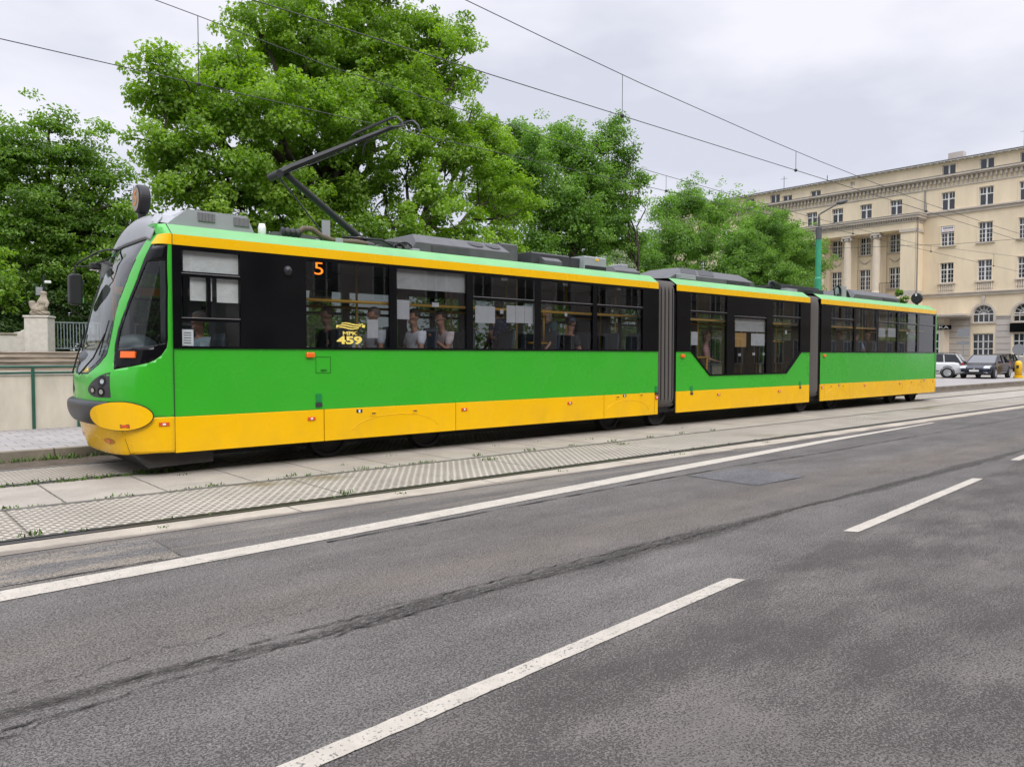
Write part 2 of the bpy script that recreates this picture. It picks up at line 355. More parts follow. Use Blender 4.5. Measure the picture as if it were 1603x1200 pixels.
def concrete(name, c1, joints=None, stain=.25):
    m, t, b, P, sp = nodes_mat(name)
    v = MA(t, 'MULTIPLY', MR(t, NO(t, P, 1.1, 6, .62), .3, .7, 1 - stain, 1 + stain * .55), MR(t, NO(t, P, 60, 3, .7), .3, .7, .86, 1.12))
    col = MIX(t, 1.0, c1, v, 'MULTIPLY')
    spots = MR(t, NO(t, P, 9, 4, .7), .64, .74, 0, .55); col = MIX(t, spots, col, (.16, .14, .11))
    h = NO(t, P, 70, 4, .7)
    if joints:
        for axis, pitch, o_, wd in joints:
            f = MA(t, 'FRACT', MA(t, 'DIVIDE', MA(t, 'ADD', sp.outputs[axis], MA(t, 'ADD', MA(t, 'MULTIPLY', MA(t, 'SUBTRACT', NO(t, P, 4, 3), .5), .03), o_)), pitch))
            j = MR(t, MA(t, 'ABSOLUTE', MA(t, 'SUBTRACT', f, .5)), 0, wd / pitch / 2, 1, 0)
            j = MA(t, 'MINIMUM', MA(t, 'MULTIPLY', j, 3.0), 1.0)
            col = MIX(t, MA(t, 'MULTIPLY', j, .8), col, (.055, .048, .035)); h = MA(t, 'SUBTRACT', h, MA(t, 'MULTIPLY', j, 2.5))
    lk(t, col, b.inputs['Base Color']); b.inputs['Roughness'].default_value = .85; bumpit(t, b, h, .006); return m
M_slab = concrete('slab_concrete', (.35, .315, .265), [('X', 1.02, .80, .022)])
M_edge = concrete('edge_concrete', (.40, .35, .28), [('X', 2.55, .42, .02)], .3)
M_kerb = concrete('kerb_concrete', (.22, .19, .15), [('X', 1.0, .1, .018)], .35)

def stained_edge(m):
    t = m.node_tree; b = t.nodes['Principled BSDF']; src = b.inputs['Base Color'].links[0].from_socket; g = N(t, 'ShaderNodeNewGeometry'); sp = N(t, 'ShaderNodeSeparateXYZ'); lk(t, g.outputs['Position'], sp.inputs[0]); P = g.outputs['Position']
    e = MA(t, 'ADD', sp.outputs['Y'], MA(t, 'MULTIPLY', MA(t, 'SUBTRACT', NO(t, P, .9, 5, .62, (.5, .3, 1)), .5), .75)); f = MR(t, e, 7.02, 7.10, 1, 0)
    c = MIX(t, MA(t, 'MULTIPLY', f, .8), src, (.15, .128, .105)); lk(t, c, b.inputs['Base Color'])
stained_edge(M_edge)
def studs():
    m, t, b, P, sp = nodes_mat('studded_paving')
    wy = MA(t, 'ADD', sp.outputs['Y'], MA(t, 'MULTIPLY', MA(t, 'SUBTRACT', NO(t, P, .8, 2), .5), .05)); ry = MA(t, 'DIVIDE', wy, .072); row = MA(t, 'FLOOR', ry)
    fx = MA(t, 'FRACT', MA(t, 'ADD', MA(t, 'DIVIDE', sp.outputs['X'], .105), MA(t, 'MULTIPLY', row, .5))); fy = MA(t, 'FRACT', ry)
    k = MA(t, 'SUBTRACT', 1.0, MA(t, 'MULTIPLY', MR(t, MA(t, 'ABSOLUTE', MA(t, 'SUBTRACT', fx, .5)), .22, .40, 1, 0, True), MR(t, MA(t, 'ABSOLUTE', MA(t, 'SUBTRACT', fy, .5)), .12, .34, 1, 0, True)))
    tone = MA(t, 'MULTIPLY', MR(t, NO(t, P, .9, 5, .6), .3, .7, .82, 1.12), MR(t, NO(t, P, 30, 3, .7), .3, .7, .85, 1.1))
    top = MIX(t, 1.0, (.41, .37, .305), tone, 'MULTIPLY')
    col = MIX(t, k, MIX(t, 1.0, (.10, .085, .065), tone, 'MULTIPLY'), top)
    stain = MR(t, NO(t, P, .35, 4, .6), .60, .68, 0, .8); col = MIX(t, stain, col, (.17, .135, .07))
    f = MA(t, 'FRACT', MA(t, 'DIVIDE', MA(t, 'ADD', sp.outputs['X'], .30), 3.0))
    j = MR(t, MA(t, 'ABSOLUTE', MA(t, 'SUBTRACT', f, .5)), .0, .006, 1, 0); col = MIX(t, j, col, (.06, .05, .035))
    lk(t, col, b.inputs['Base Color']); b.inputs['Roughness'].default_value = .85; bumpit(t, b, k, .018); return m
M_stud = studs()

def pavers(name, c1, c2, sx, sy):
    m, t, b, P, sp = nodes_mat(name)
    br = N(t, 'ShaderNodeTexBrick', Scale=1.0); br.offset = .5; lk(t, P, br.inputs['Vector'])
    br.inputs['Brick Width'].default_value = sx; br.inputs['Row Height'].default_value = sy; br.inputs['Mortar Size'].default_value = .006
    br.inputs['Color1'].default_value = (*c1, 1); br.inputs['Color2'].default_value = (*c2, 1); br.inputs['Mortar'].default_value = (.10, .09, .08, 1)
    v = MR(t, NO(t, P, 1.2, 5, .6), .3, .7, .85, 1.1); lk(t, MIX(t, 1.0, br.outputs[0], v, 'MULTIPLY'), b.inputs['Base Color'])
    b.inputs['Roughness'].default_value = .85; bumpit(t, b, MA(t, 'SUBTRACT', NO(t, P, 60, 3), br.outputs['Fac']), .006); return m
M_pave = pavers('pavement_slabs', (.33, .305, .285), (.285, .27, .26), .35, .35)
M_earth = mat('park_earth', (.05, .075, .025), .95, var=.5, scale=1.5, bump=.05, bscale=8)
M_dirt = mat('track_dirt', (.10, .075, .05), .95, var=.5, scale=5, bump=.03, bscale=30)
M_base = mat('ground_base', (.15, .14, .125), .9, var=.3, scale=.5)
M_steel = mat('rail_steel', (.04, .036, .036), .45, metal=.3, var=.4, scale=4, stretch=(.3, 4, 4))
M_groove = mat('rail_groove', (.02, .018, .016), .9, var=.4)
M_railside = mat('rail_rusty', (.13, .125, .11), .7, var=.4, scale=3)

def sheet(name, x0, x1, y0, y1, z, m, parent=None):
    o = MB().add([(x0, y0, z), (x1, y0, z), (x1, y1, z), (x0, y1, z)], [(0, 1, 2, 3)]).build(name, m, parent)
    return tag(o, kind='structure')
tag(MB().add([(-1500, -1500, -.03), (1500, -1500, -.03), (1500, 1500, -.03), (-1500, 1500, -.03)], [(0, 1, 2, 3)]).build('ground', M_base), kind='structure')
XA, XB_ = -40, 79.0
sheet('road', XA, 140, -9, 7.0, 0, M_asph)
sheet('road_patch', .2 - 3, 1.937, 6.06, 6.87, .004, M_asph_lt)
tag(MB().add([(8.162, 5.875, .004), (8.16, 4.897, .004), (9.228, 4.856, .004), (9.373, 5.735, .004)], [(0, 1, 2, 3)]).build('road_patch', M_asph_md), kind='structure')
sheet('concrete_edging', XA, 140, 6.99, 7.372, .005, M_edge)
sheet('studded_paving', XA, 140, 7.555, 9.0, .004, M_stud)
sheet('track_slabs', XA, 140, 9.083, 10.625, .005, M_slab)
sheet('studded_paving', XA, 140, 10.808, 12.12, .004, M_stud)
sheet('track_verge', XA, 140, 12.24, 13.17, -.002, M_dirt)
for y, wd in ((7.37, .19), (9.0, .085), (10.62, .19), (12.12, .12)):
    b = MB(); b.mi = 0; b.box((XA, y, -.03), (140, y + wd * .42, .012))
    b.mi = 1; b.add([(XA, y + wd * .42, -.012), (140, y + wd * .42, -.012), (140, y + wd * .74, -.012), (XA, y + wd * .74, -.012)], [(0, 1, 2, 3)])
    b.mi = 2 if wd < .1 else 0; b.box((XA, y + wd * .74, -.03), (140, y + wd, .008))
    tag(b.build('tram_rail', [M_steel if y < 8 or 10 < y < 11 else M_railside, M_groove, M_railside]), kind='structure')
# pavement beyond the track, with its kerb
tag(MB().box((XA, 13.17, -.1), (140, 13.32, .152)).build('kerb', M_kerb, bevel=.012), kind='structure')
sheet('pavement', XA, 140, 13.32, 17.0, .148, M_pave)
sheet('pavement', 14, 140, 17.0, 62, .146, pavers('square_setts', (.36, .33, .29), (.30, .28, .25), .18, .12))
sheet('park_ground', XA, 14, 17.0, 30.4, .146, M_earth)
# painted lines
def strip(name, pts, m, z=.005):           # list of (left, right) ground points
    if m is M_mark:
        r = random.Random(3); q = []
        for (a, b_), (c, d) in zip(pts, pts[1:]):
            n = max(2, int(math.hypot(c[0] - a[0], c[1] - a[1]) / .045))
            if a[0] < -1 or c[0] > 14: n = 4
            for k in range(n):
                t = k / n; j1, j2 = r.gauss(0, .0018), r.gauss(0, .0018); q.append(((a[0] + (c[0] - a[0]) * t, a[1] + (c[1] - a[1]) * t + j1), (b_[0] + (d[0] - b_[0]) * t, b_[1] + (d[1] - b_[1]) * t + j2)))
        pts = q + [pts[-1]]
    b = MB(); n = len(pts); vs = []
    for a, c in pts: vs += [(a[0], a[1], z), (c[0], c[1], z)]
    b.add(vs, [(2 * i, 2 * i + 1, 2 * i + 3, 2 * i + 2) for i in range(n - 1)])
    return tag(b.build(name, m), kind='structure')
ln = [(-12, 4.83, 5.1), (-3, 5.48, 5.74), (.74, 5.70, 5.95), (3.04, 5.83, 6.07), (8.4, 6.225, 6.48), (13.5, 6.56, 6.74), (18.9, 6.80, 6.87)]
strip('solid_line', [((x, b_), (x, a_)) for x, a_, b_ in ln], M_mark)
def dash(x0, y0, x1, y1):
    strip('lane_dash', [((x0 - .04, y0 + .057), (x0 + .02, y0 - .052)), ((x1 - .03, y1 + .052), (x1 + .03, y1 - .05))], M_mark)
dash(.60, 2.60, 4.63, 2.919); dash(6.645, 3.055, 10.72, 3.343); dash(13.03, 3.57, 17.1, 3.88); dash(19.3, 4.05, 23.3, 4.36)
dash(-5.4, 2.1, -1.4, 2.42)
M_crack = mat('road_crack', (.02, .018, .016), .9)
def crack(pts, wd=.012, jit=.012, step=.12):
    L_ = []; r = random.Random(len(pts) + int(pts[0][0] * 100)); q = 0
    for (x0, y0), (x1, y1) in zip(pts, pts[1:]):
        n = max(1, int(math.hypot(x1 - x0, y1 - y0) / step))
        for i in range(n):
            t = i / n; x, y = x0 + (x1 - x0) * t, y0 + (y1 - y0) * t; q = q * .7 + r.uniform(-jit, jit); ww = wd * r.choice([.15, .5, .8, .3]) * r.uniform(.5, 1.1) / 2
            dx, dy = x1 - x0, y1 - y0; l = math.hypot(dx, dy); nx, ny = -dy / l, dx / l
            L_.append(((x + nx * (q + ww), y + ny * (q + ww)), (x + nx * (q - ww), y + ny * (q - ww))))
    strip('road_crack', L_, M_crack, .0065)
crack([(3.0, 5.74), (5.5, 5.86), (7.25, 5.93), (9.35, 5.95), (11.94, 5.87), (22.4, 5.97), (60, 6.0)], .05, .006)
crack([(.3, 4.12), (.93, 4.12), (1.21, 4.25), (1.39, 4.21), (1.82, 4.24), (2.2, 4.27)], .012, .02, .03)
crack([(.2, 3.62), (1.0, 3.74), (1.7, 3.83), (2.5, 3.84)], .014, .022, .03)
crack([(1.6, 3.98), (2.4, 4.0), (3.4, 3.98)], .012, .015, .06); crack([(1.94, 6.87), (1.94, 6.08), (2.02, 5.9)], .014, .006, .08)
crack([(.3, 6.02), (1.1, 6.06), (1.94, 6.09)], .02, .006)
crack([(8.16, 5.88), (8.155, 4.895), (9.23, 4.85), (9.38, 5.74)], .018, .004); crack([(9.37, 5.74), (12, 5.6)], .014, .006)
crack([(2.0, 5.92), (2.06, 5.78)], .012, .004, .04); crack([(2.05, 5.8), (2.4, 5.83)], .01, .004, .05)
crack([(2.4, 3.80), (5.0, 3.86), (7.5, 3.9), (10.2, 3.9), (13.8, 3.7)], .022, .014, .06); crack([(.3, 3.86), (1.6, 3.93), (3.2, 4.0), (4.6, 3.97), (5.8, 3.99)], .02, .018, .04); crack([(.2, 3.70), (1.5, 3.80), (2.6, 3.79)], .02, .02, .035)

# weeds in the joints: one mass of small blades
def weeds():
    r = random.Random(5); b = MB()
    def blade(x, y, z, h, wd):
        a = r.uniform(0, 6.28); l = r.uniform(.3, .9) * h; dx, dy = math.cos(a), math.sin(a)
        b.add([(x - dy * wd, y + dx * wd, z), (x + dy * wd, y - dx * wd, z), (x + dx * l * .6 + dy * wd, y + dy * l * .6 - dx * wd, z + h * .6), (x + dx * l, y + dy * l, z + h)], [(0, 1, 2, 3)])
    def tuft(x, y, z, n, h, sp): 
        for _ in range(n): blade(x + r.gauss(0, sp), y + r.gauss(0, sp * .5), z, r.uniform(.3, 1) * h, r.uniform(.004, .011))
    for _ in range(95):                                    # along the tram rail
        x = r.choice([r.uniform(1.2, 3.4), r.uniform(1.0, 9)]); tuft(x, 10.62 + r.gauss(0, .02) + (.2 if r.random() < .35 else 0), .004, r.randint(3, 14), .05, .03)
    for _ in range(50): x = r.uniform(.8, 6.5); tuft(x, 9.08 + r.gauss(0, .015), .004, r.randint(2, 8), .035, .03)
    for _ in range(35): x = r.uniform(.8, 14); tuft(x, 7.53 + r.gauss(0, .02), .004, r.randint(2, 6), .03, .03)
    for k in range(14):
        x = .22 + k * 1.02
        tuft(x, 9.14 + r.gauss(0, .03), .006, 16, .05, .06)
        if r.random() < .7: tuft(x, r.uniform(9.6, 10.6), .006, 8, .03, .05)
    for k in range(4): tuft(1.2 + k * 3.0, r.choice([7.62, 8.7]), .006, 22, .06, .07)
    for k in range(5): tuft(2.13 + k * 2.55, 7.2, .007, 10, .03, .06)
    for _ in range(70): tuft(r.uniform(1.2, 4.2), 13.1 + r.gauss(0, .05), 0, r.randint(3, 10), .08, .04)
    for x in (2.35, 2.6, 3.2): tuft(x, 13.08, 0, 26, .13, .05)
    for _ in range(120): tuft(r.uniform(3, 30), 13.08 + r.gauss(0, .07), 0, r.randint(2, 8), .08, .05)
    tag(b.build('weeds', mat('weed_green', (.10, .17, .035), .8, var=.5, scale=9)), kind='stuff')
weeds()
# ================================================================== THE TRAM
tram = thing('tram', 'green and yellow three-section tram with raised pantograph and number 459', 'tram', (15.4, YC, 0))
def side(x, z): return (x, YS, z)
def side_at(o): return lambda x, z: (x, YS - o, z)
def far_at(o): return lambda x, z: (x, YF + o, z)
CANT_Y, CANT_Z = .22, .155
Z_SK0, Z_SK1, Z_SILL, Z_ST0, Z_ST1 = .30, .765, 1.635, 2.952, 3.088
def pxr(x0, x1, y0, y1, Y=YS + .035):
    a = at(x0, y0, Y=Y); b = at(x1, y1, Y=Y); c = at((x0 + x1) / 2, y0, Y=Y); d = at((x0 + x1) / 2, y1, Y=Y)
    return rect(a.x, b.x, d.z, c.z)
def section(xa, xb, wins, splits, sill=None, far=(), floor=.9, dark=()):
    """wins: (x0, x1, z0, z1, bars) near-side panes; splits: skirt joints; far: panes of the door side"""
    sill = sill or [(xa, Z_SILL), (xb, Z_SILL)]
    low = [(xa, Z_SK1), (xb, Z_SK1)] + sill[::-1]
    body = patch('body_section', low, [], side, [M_green, M_cant, M_lining, M_floor], tram, du=1.5)
    # far side, ends, roof shell and inside faces in the same shell
    b = MB(); b.mi = 0
    y0, y1 = YS + CANT_Y, YF - CANT_Y; zt = Z_ST1 + CANT_Z
    b.mi = 1; b.add([(xa, YS, Z_ST1), (xb, YS, Z_ST1), (xb, y0, zt), (xa, y0, zt)], [(0, 1, 2, 3)])
    b.add([(xa, YF, Z_ST1), (xb, YF, Z_ST1), (xb, y1, zt), (xa, y1, zt)], [(3, 2, 1, 0)])
    b.add([(xa, y0, zt), (xb, y0, zt), (xb, YC, zt + .05), (xa, YC, zt + .05)], [(0, 1, 2, 3)])
    b.add([(xa, y1, zt), (xb, y1, zt), (xb, YC, zt + .05), (xa, YC, zt + .05)], [(3, 2, 1, 0)])
    b.build('roof', [M_green, M_cant], tram)
    i = MB(); i.mi = 0; i.box((xa + .05, YS + .07, 3.02), (xb - .05, YF - .07, 3.08)); i.mi = 1; i.box((xa + .05, YS + .06, floor - .05), (xb - .05, YF - .06, floor))
    i.mi = 0; i.box((xa + .05, YS + .05, floor), (xb - .05, YS + .065, min(p[1] for p in sill) - .02))
    i.build('interior_shell', [M_lining, M_floor], tram)
    f = patch('far_side_wall', rect(xa, xb, .32, Z_ST1), [rect(p[0], p[1], p[2], p[3]) for p in far], far_at(0), [M_green], tram, thick=.05, offs=0)
    patch('far_side_lining', rect(xa + .01, xb - .01, floor, 3.05), [rect(p[0], p[1], max(p[2], floor + .02), p[3]) for p in far], far_at(-.06), [M_lining], tram)
    for p in far:
        g = MB(); g.mi = 0; g.add([(p[0], YF, p[2]), (p[1], YF, p[2]), (p[1], YF, p[3]), (p[0], YF, p[3])], [(0, 1, 2, 3)])
        g.mi = 1; zt_ = p[3] - .42
        g.box((p[0], YF - .03, zt_), (p[1], YF + .01, zt_ + .05))
        if p[2] < 1: g.box(((p[0] + p[1]) / 2 - .05, YF - .03, p[2]), ((p[0] + p[1]) / 2 + .05, YF + .01, p[3]))
        g.build('window', [M_glass, M_black], tram)
    # black glazing band with its openings
    band = sill + [(xb, Z_ST0), (xa, Z_ST0)]
    patch('window_band', band, [wn[0] if isinstance(wn[0], list) else rect(*wn[:4]) for wn in wins], side_at(.004), [M_black], tram, thick=.03, offs=0)
    MB().add([(xa, YS - .006, Z_ST0), (xb, YS - .006, Z_ST0), (xb, YS - .006, Z_ST1), (xa, YS - .006, Z_ST1), (xa, YS + .002, Z_ST0), (xb, YS + .002, Z_ST0), (xb, YS + .002, Z_ST1), (xa, YS + .002, Z_ST1)],
             [(0, 1, 2, 3), (3, 2, 6, 7), (0, 4, 5, 1)]).build('yellow_stripe', M_yellow, tram)
    for wn in wins:
        poly = wn[0] if isinstance(wn[0], list) else rect(*wn[:4]); bars = wn[-1]
        o = patch('window', poly, [], side_at(-.012), [M_gcab if poly[0][0] < 4 else M_glassd, M_black, M_alu], tram)
        xs = [p[0] for p in poly]; zs = [p[1] for p in poly]; x0, x1, z0, z1 = min(xs), max(xs), min(zs), max(zs)
        q = MB(); q.mi = 0
        for k in bars:
            if k[0] == 'h': q.box((x0, YS - .012, k[1] - .022), (x1, YS + .03, k[1] + .022))
            else: q.box((k[1] - .025, YS - .012, k[2]), (k[1] + .025, YS + .03, k[3]))
        q.mi = 1; t = .007
        q.box((x0 - t, YS - .013, z1), (x1 + t, YS + .0, z1 + t))
        for k in bars:
            if k[0] == 'h': q.box((x0, YS - .017, k[1] + .018), (x1, YS - .013, k[1] + .026))
        if not isinstance(wn[0], list):
            for xx in (x0 - t, x1): q.box((xx, YS - .013, z0), (xx + t, YS + .0, z1))
        else: q.box((x0 - t, YS - .013, 1.66), (x0, YS, z1))
        q.build('window_frame', [M_black, M_alu], o)
    for p, q_ in zip([xa] + splits, splits + [xb]):
        MB().box((p + .006, YS - .012, Z_SK0), (q_ - .006, YS + .02, Z_SK1 - .004)).build('skirt_panel', M_yellow, tram, bevel=.006)
    MB().box((xa + .02, YS + .03, .34), (xb - .02, YS + .06, Z_SK1)).build('skirt_backing', M_under, tram)
    MB().box((xa + .02, YF - .02, .31), (xb - .02, YF + .012, Z_SK1)).build('skirt_panel', M_yellow, tram)
    for x in (xa, xb - .06):
        e = MB(); e.box((x, YS + .03, .5), (x + .06, YS + .5, 3.07)); e.box((x, YF - .5, .5), (x + .06, YF - .03, 3.07)); e.box((x, YS + .03, 2.9), (x + .06, YF - .03, 3.075))
        e.build('end_frame', M_dark, tram)
    return body
FZ = 2.70
def fw(a, b, n, z0=1.5, gap=.14): return [(a + i * (b - a) / n + gap / 2, a + (i + 1) * (b - a) / n - gap / 2, z0, FZ) for i in range(n)]
up = [('h', 2.52)]
section(3.205, 13.07, [(3.31, 4.075, 1.665, 2.895, [('h', 2.58), ('h', 2.01), ('v', 3.66, 2.03, 2.56), ('v', 3.36, 2.03, 2.56)]),
    (5.03, 6.41, 1.665, 2.905, []), (6.55, 7.92, 1.665, 2.905, []), (8.06, 9.47, 1.665, 2.905, up),
    (9.64, 11.02, 1.665, 2.905, up), (11.15, 12.54, 1.665, 2.905, up)], [5.297, 7.695, 11.363, 12.96],
    far=[(3.3, 4.1, 1.4, 2.8)] + [(4.4, 5.7, .55, FZ)] + fw(5.8, 8.2, 2) + [(8.3, 9.6, .55, FZ)] + fw(9.7, 12.9, 2))
mid_sill = [(13.70, Z_SILL), (14.22, Z_SILL), (14.95, 1.085), (18.36, 1.085), (19.11, Z_SILL), (19.555, Z_SILL)]
section(13.70, 19.555, [([(14.19, 1.70), (14.97, 1.115), (15.62, 1.115), (15.62, 2.925), (14.19, 2.925)], up),
    (15.92, 17.36, 1.115, 2.52, [('h', 2.46)]), ([(17.64, 1.115), (18.33, 1.115), (19.03, 1.66), (19.03, 2.905), (17.64, 2.905)], up)],
    [], sill=mid_sill, floor=.38, far=[(14.0, 15.3, .5, FZ), (15.6, 17.6, 1.2, FZ), (17.9, 19.2, .5, FZ)])
section(20.15, 28.22, [(20.72, 22.1, 1.665, 2.905, [('h', 2.56), ('v', 21.3, 2.58, 2.9)]), (22.22, 23.62, 1.665, 2.905, []), (23.73, 25.08, 1.665, 2.905, [('h', 2.56)]),
    (25.18, 26.64, 1.665, 2.905, [('h', 2.56), ('v', 25.9, 2.58, 2.9)]), (26.8, 28.13, 1.665, 2.905, [('h', 2.56)])], [20.39, 21.897, 25.554, 27.85],
    far=[(20.4, 21.7, .55, FZ)] + fw(21.8, 24.4, 2) + [(24.5, 25.8, .55, FZ)] + fw(25.9, 28.0, 2))

# ------------------------------------------------------------------ the driver's cab, a curved nose
NEXP = 2.8; X0 = 3.205
LK = [(0.14, .42), (0.30, .62), (0.572, .71), (0.945, .795), (1.159, .80), (1.301, .79), (1.442, .725), (1.549, .69), (2.015, .59), (2.235, .53), (2.6, .40), (2.807, .315), (3.0, .2), (3.1, .13), (3.5, .1)]
def LZ(z): return float(np.interp(z, [a for a, _ in LK], [b for _, b in LK]))
def cab(s, z, o=0.0):
    a = s * math.pi / 2; sa, ca = math.sin(a), math.cos(a); l = LZ(z)
    p = Vector((X0 - l * abs(sa) ** (2 / NEXP), YC - 1.22 * math.copysign(abs(ca) ** (2 / NEXP), ca), z))
    if o:
        n = Vector((-(abs(sa) ** (2 - 2 / NEXP)) / max(l, .1), -math.copysign(abs(ca) ** (2 - 2 / NEXP), ca) / 1.22, 0)); n.normalize()
        p += n * o
    return p
def cab_at(o): return lambda s, z: cab(s, z, o)
mir = lambda poly: [(2 - s, z) for s, z in poly]
SWIN = [(.467, 2.962), (.066, 2.95), (.031, 2.41), (.026, 1.75), (.034, 1.64), (.071, 1.548), (.12, 1.492), (.179, 1.452), (.348, 1.405), (.537, 1.364), (.575, 1.46), (.597, 1.58), (.612, 1.677), (.604, 1.88), (.553, 2.15), (.50, 2.52)]
WSR = [(.666, 3.072), (.660, 2.76), (.69, 2.34), (.70, 1.94), (.70, 1.68), (.706, 1.573), (.768, 1.459), (.84, 1.372), (.90, 1.312)]
WS = WSR + mir(WSR)[::-1]
patch('cab_shell', rect(0, 2, Z_SK1, Z_ST1), [SWIN, mir(SWIN), WS], cab_at(0), [M_green], tram, du=.02, dv=.05, thick=.02, offs=0, smooth=True)
patch('cab_skirt', [(0, .31), (.14, .318), (.47, .30), (.7, .285), (1, .28), (1.3, .285), (1.53, .30), (1.86, .318), (2, .31), (2, Z_SK1), (0, Z_SK1)], [], cab_at(.004), [M_yellow], tram, du=.02, dv=.05, thick=.02, offs=0, smooth=True)
g = patch('windscreen', WS, [], cab_at(.002), [M_gclear], tram, du=.02, dv=.08, smooth=True)
rim = MB(); rim.tube([cab(s, z, .003) for s, z in WS[:9] + [(.9 + .2 * k / 8, 1.312) for k in range(1, 8)] + WS[9:] + [(1.336 - .672 * k / 16, 3.072) for k in range(1, 16)]], .013, 6, close=True); rim.build('windscreen_seal', M_rubber, g)
wp = MB(); wp.tube([cab(1.0, 1.30, .03), cab(.86, 1.52, .05), cab(.77, 1.83, .035)], .011, 6); wp.tube([cab(.81, 1.55, .025), cab(.76, 2.0, .025)], .008, 5); wp.build('wiper', M_rubber, g); MB().tube([cab(1.3, 1.3, .03), cab(1.22, 1.85, .035)], .011, 6).build('wiper', M_rubber, g)
patch('windscreen_base', [(.9, 1.318), (.84, 1.378), (.768, 1.465), (.71, 1.57), (.71, 1.62), (1.29, 1.62), (1.29, 1.57), (1.232, 1.465), (1.16, 1.378), (1.1, 1.318)], [], cab_at(-.012), [M_black], tram, du=.03, smooth=True)
for k, pl in enumerate((SWIN, mir(SWIN))):
    GL = [(.41, 2.73), (.08, 2.74), (.05, 2.35), (.042, 1.70), (.144, 1.672), (.352, 1.646), (.55, 1.63), (.565, 1.70), (.561, 1.88), (.512, 2.16)]
    if k: GL = mir(GL)
    o = patch('cab_side_window', pl, [GL], cab_at(.004), [M_black], tram, du=.02, dv=.08, thick=.012, offs=0, smooth=True)
    patch('pane', GL, [], cab_at(.003), [M_gclear], o, du=.02, dv=.08, smooth=True)
    I_ = [(.315, 1.517), (.475, 1.517), (.485, 1.597), (.322, 1.597)]
    patch('indicator_lamp', mir(I_) if k else I_, [], cab_at(.03), [M_orange], tram, du=.04, thick=.04, offs=0)
    ST = [(.003, Z_ST0), (.468, Z_ST0 + .014), (.425, Z_ST1), (.003, Z_ST1)]
    patch('yellow_stripe', mir(ST) if k else ST, [], cab_at(.017), [M_yellow], tram, du=.02)
    HD = [(.563, 1.335), (.544, 1.02), (.693, 1.016), (.77, 1.022), (.81, 1.033), (.85, 1.055), (.874, 1.082), (.879, 1.12), (.85, 1.165), (.806, 1.216), (.75, 1.258), (.694, 1.29), (.63, 1.318)]
    h = patch('headlight_cluster', mir(HD) if k else HD, [], cab_at(.006), [M_roofd], tram, du=.02, dv=.06, thick=.014, offs=0)
    for cs, cz, rs, rz in ((.655, 1.222, .054, .066), (.795, 1.105, .046, .054), (.668, 1.088, .052, .06)):
        if k: cs = 2 - cs
        E_ = lambda q: [(cs + rs * q * math.cos(t * .3142), cz + rz * q * math.sin(t * .3142)) for t in range(20)]
        l_ = patch('lamp', E_(1), [], cab_at(.017), [M_black], h, du=.03)
        patch('lamp_lens', [(p[0] - rs * .1, p[1]) for p in E_(.5)], [], cab_at(.02), [M_lens], l_)
    OV = lambda q: [((2 - .36 if k else .425) + (.22 if k else .285) * q * math.cos(t * math.pi / 24), .793 + .176 * q * math.sin(t * math.pi / 24)) for t in range(48)]
    def oo(base): return lambda s, z: cab(s, z, base + .085 * min(1, max(0, ((2 - s if s > 1 else s) - .36) / .26)))
    r_ = patch('bumper_panel_rim', OV(1.035), [], oo(.03), [M_rubber], tram, du=.02, dv=.05, thick=.06, offs=0)
    o = patch('bumper_panel', OV(1), [], oo(.05), [M_yellow], tram, du=.02, dv=.05, thick=.04, offs=0, smooth=False)
    D_ = [(.36, .648), (.43, .648), (.43, .685), (.36, .685)]
    patch('jack_point_mark', mir(D_) if k else D_, [], oo(.074), [M_red], o, thick=.004, offs=0); D2 = [(.354, .642), (.436, .642), (.436, .691), (.354, .691)]
    patch('jack_point_frame', mir(D2) if k else D2, [], oo(.072), [M_ink], o)
    R_ = rect(.022, .095, .655, .70)
    patch('marker_light', mir(R_) if k else R_, [], cab_at(.016), [M_red], tram, thick=.02, offs=0)
    R_ = rect(.045, .068, .664, .69); patch('marker_lens', mir(R_) if k else R_, [], cab_at(.03), [M_white], tram)
    J = [(.476, .625), (.482, .625), (.456, .30), (.449, .30)]
    patch('panel_joint', mir(J) if k else J, [], cab_at(.016), [M_rubber], tram)
    # fog lamp moulding in the skirt
    fl = [(.70 + .085 * math.cos(t * .3142), .455 + .038 * math.sin(t * .3142)) for t in range(20)]
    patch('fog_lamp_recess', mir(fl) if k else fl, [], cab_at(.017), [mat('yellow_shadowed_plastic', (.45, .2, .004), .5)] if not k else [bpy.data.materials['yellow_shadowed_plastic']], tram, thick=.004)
    fl = [(.715 + .03 * math.cos(t * .3142), .45 + .03 * math.sin(t * .3142)) for t in range(20)]
    patch('fog_lamp', mir(fl) if k else fl, [], cab_at(.022), [M_orange], tram)
    tb = MB(); tb.tube([cab(2 - s if k else s, z, .014) for s, z in [(.93, .50), (.84, .475), (.6, .48), (.4, .44), (.2, .33)]], .006, 5); tb.build('skirt_moulding', M_yellow, tram, smooth=True)
MB().box((3.08, YC - .9, 3.2), (3.35, YC + .3, 3.25)).build('cab_roof', M_cant, tram)
JL = MB(); JL.box((X0 - .006, YS - .011, .31), (X0 + .006, YS + .01, Z_ST1)); JL.add([(X0 - .006, YS - .003, Z_ST1), (X0 + .006, YS - .003, Z_ST1), (X0 + .006, YS + .216, Z_ST1 + .158), (X0 - .006, YS + .216, Z_ST1 + .158)], [(0, 1, 2, 3)])
JL.build('body_joint', M_rubber, tram)
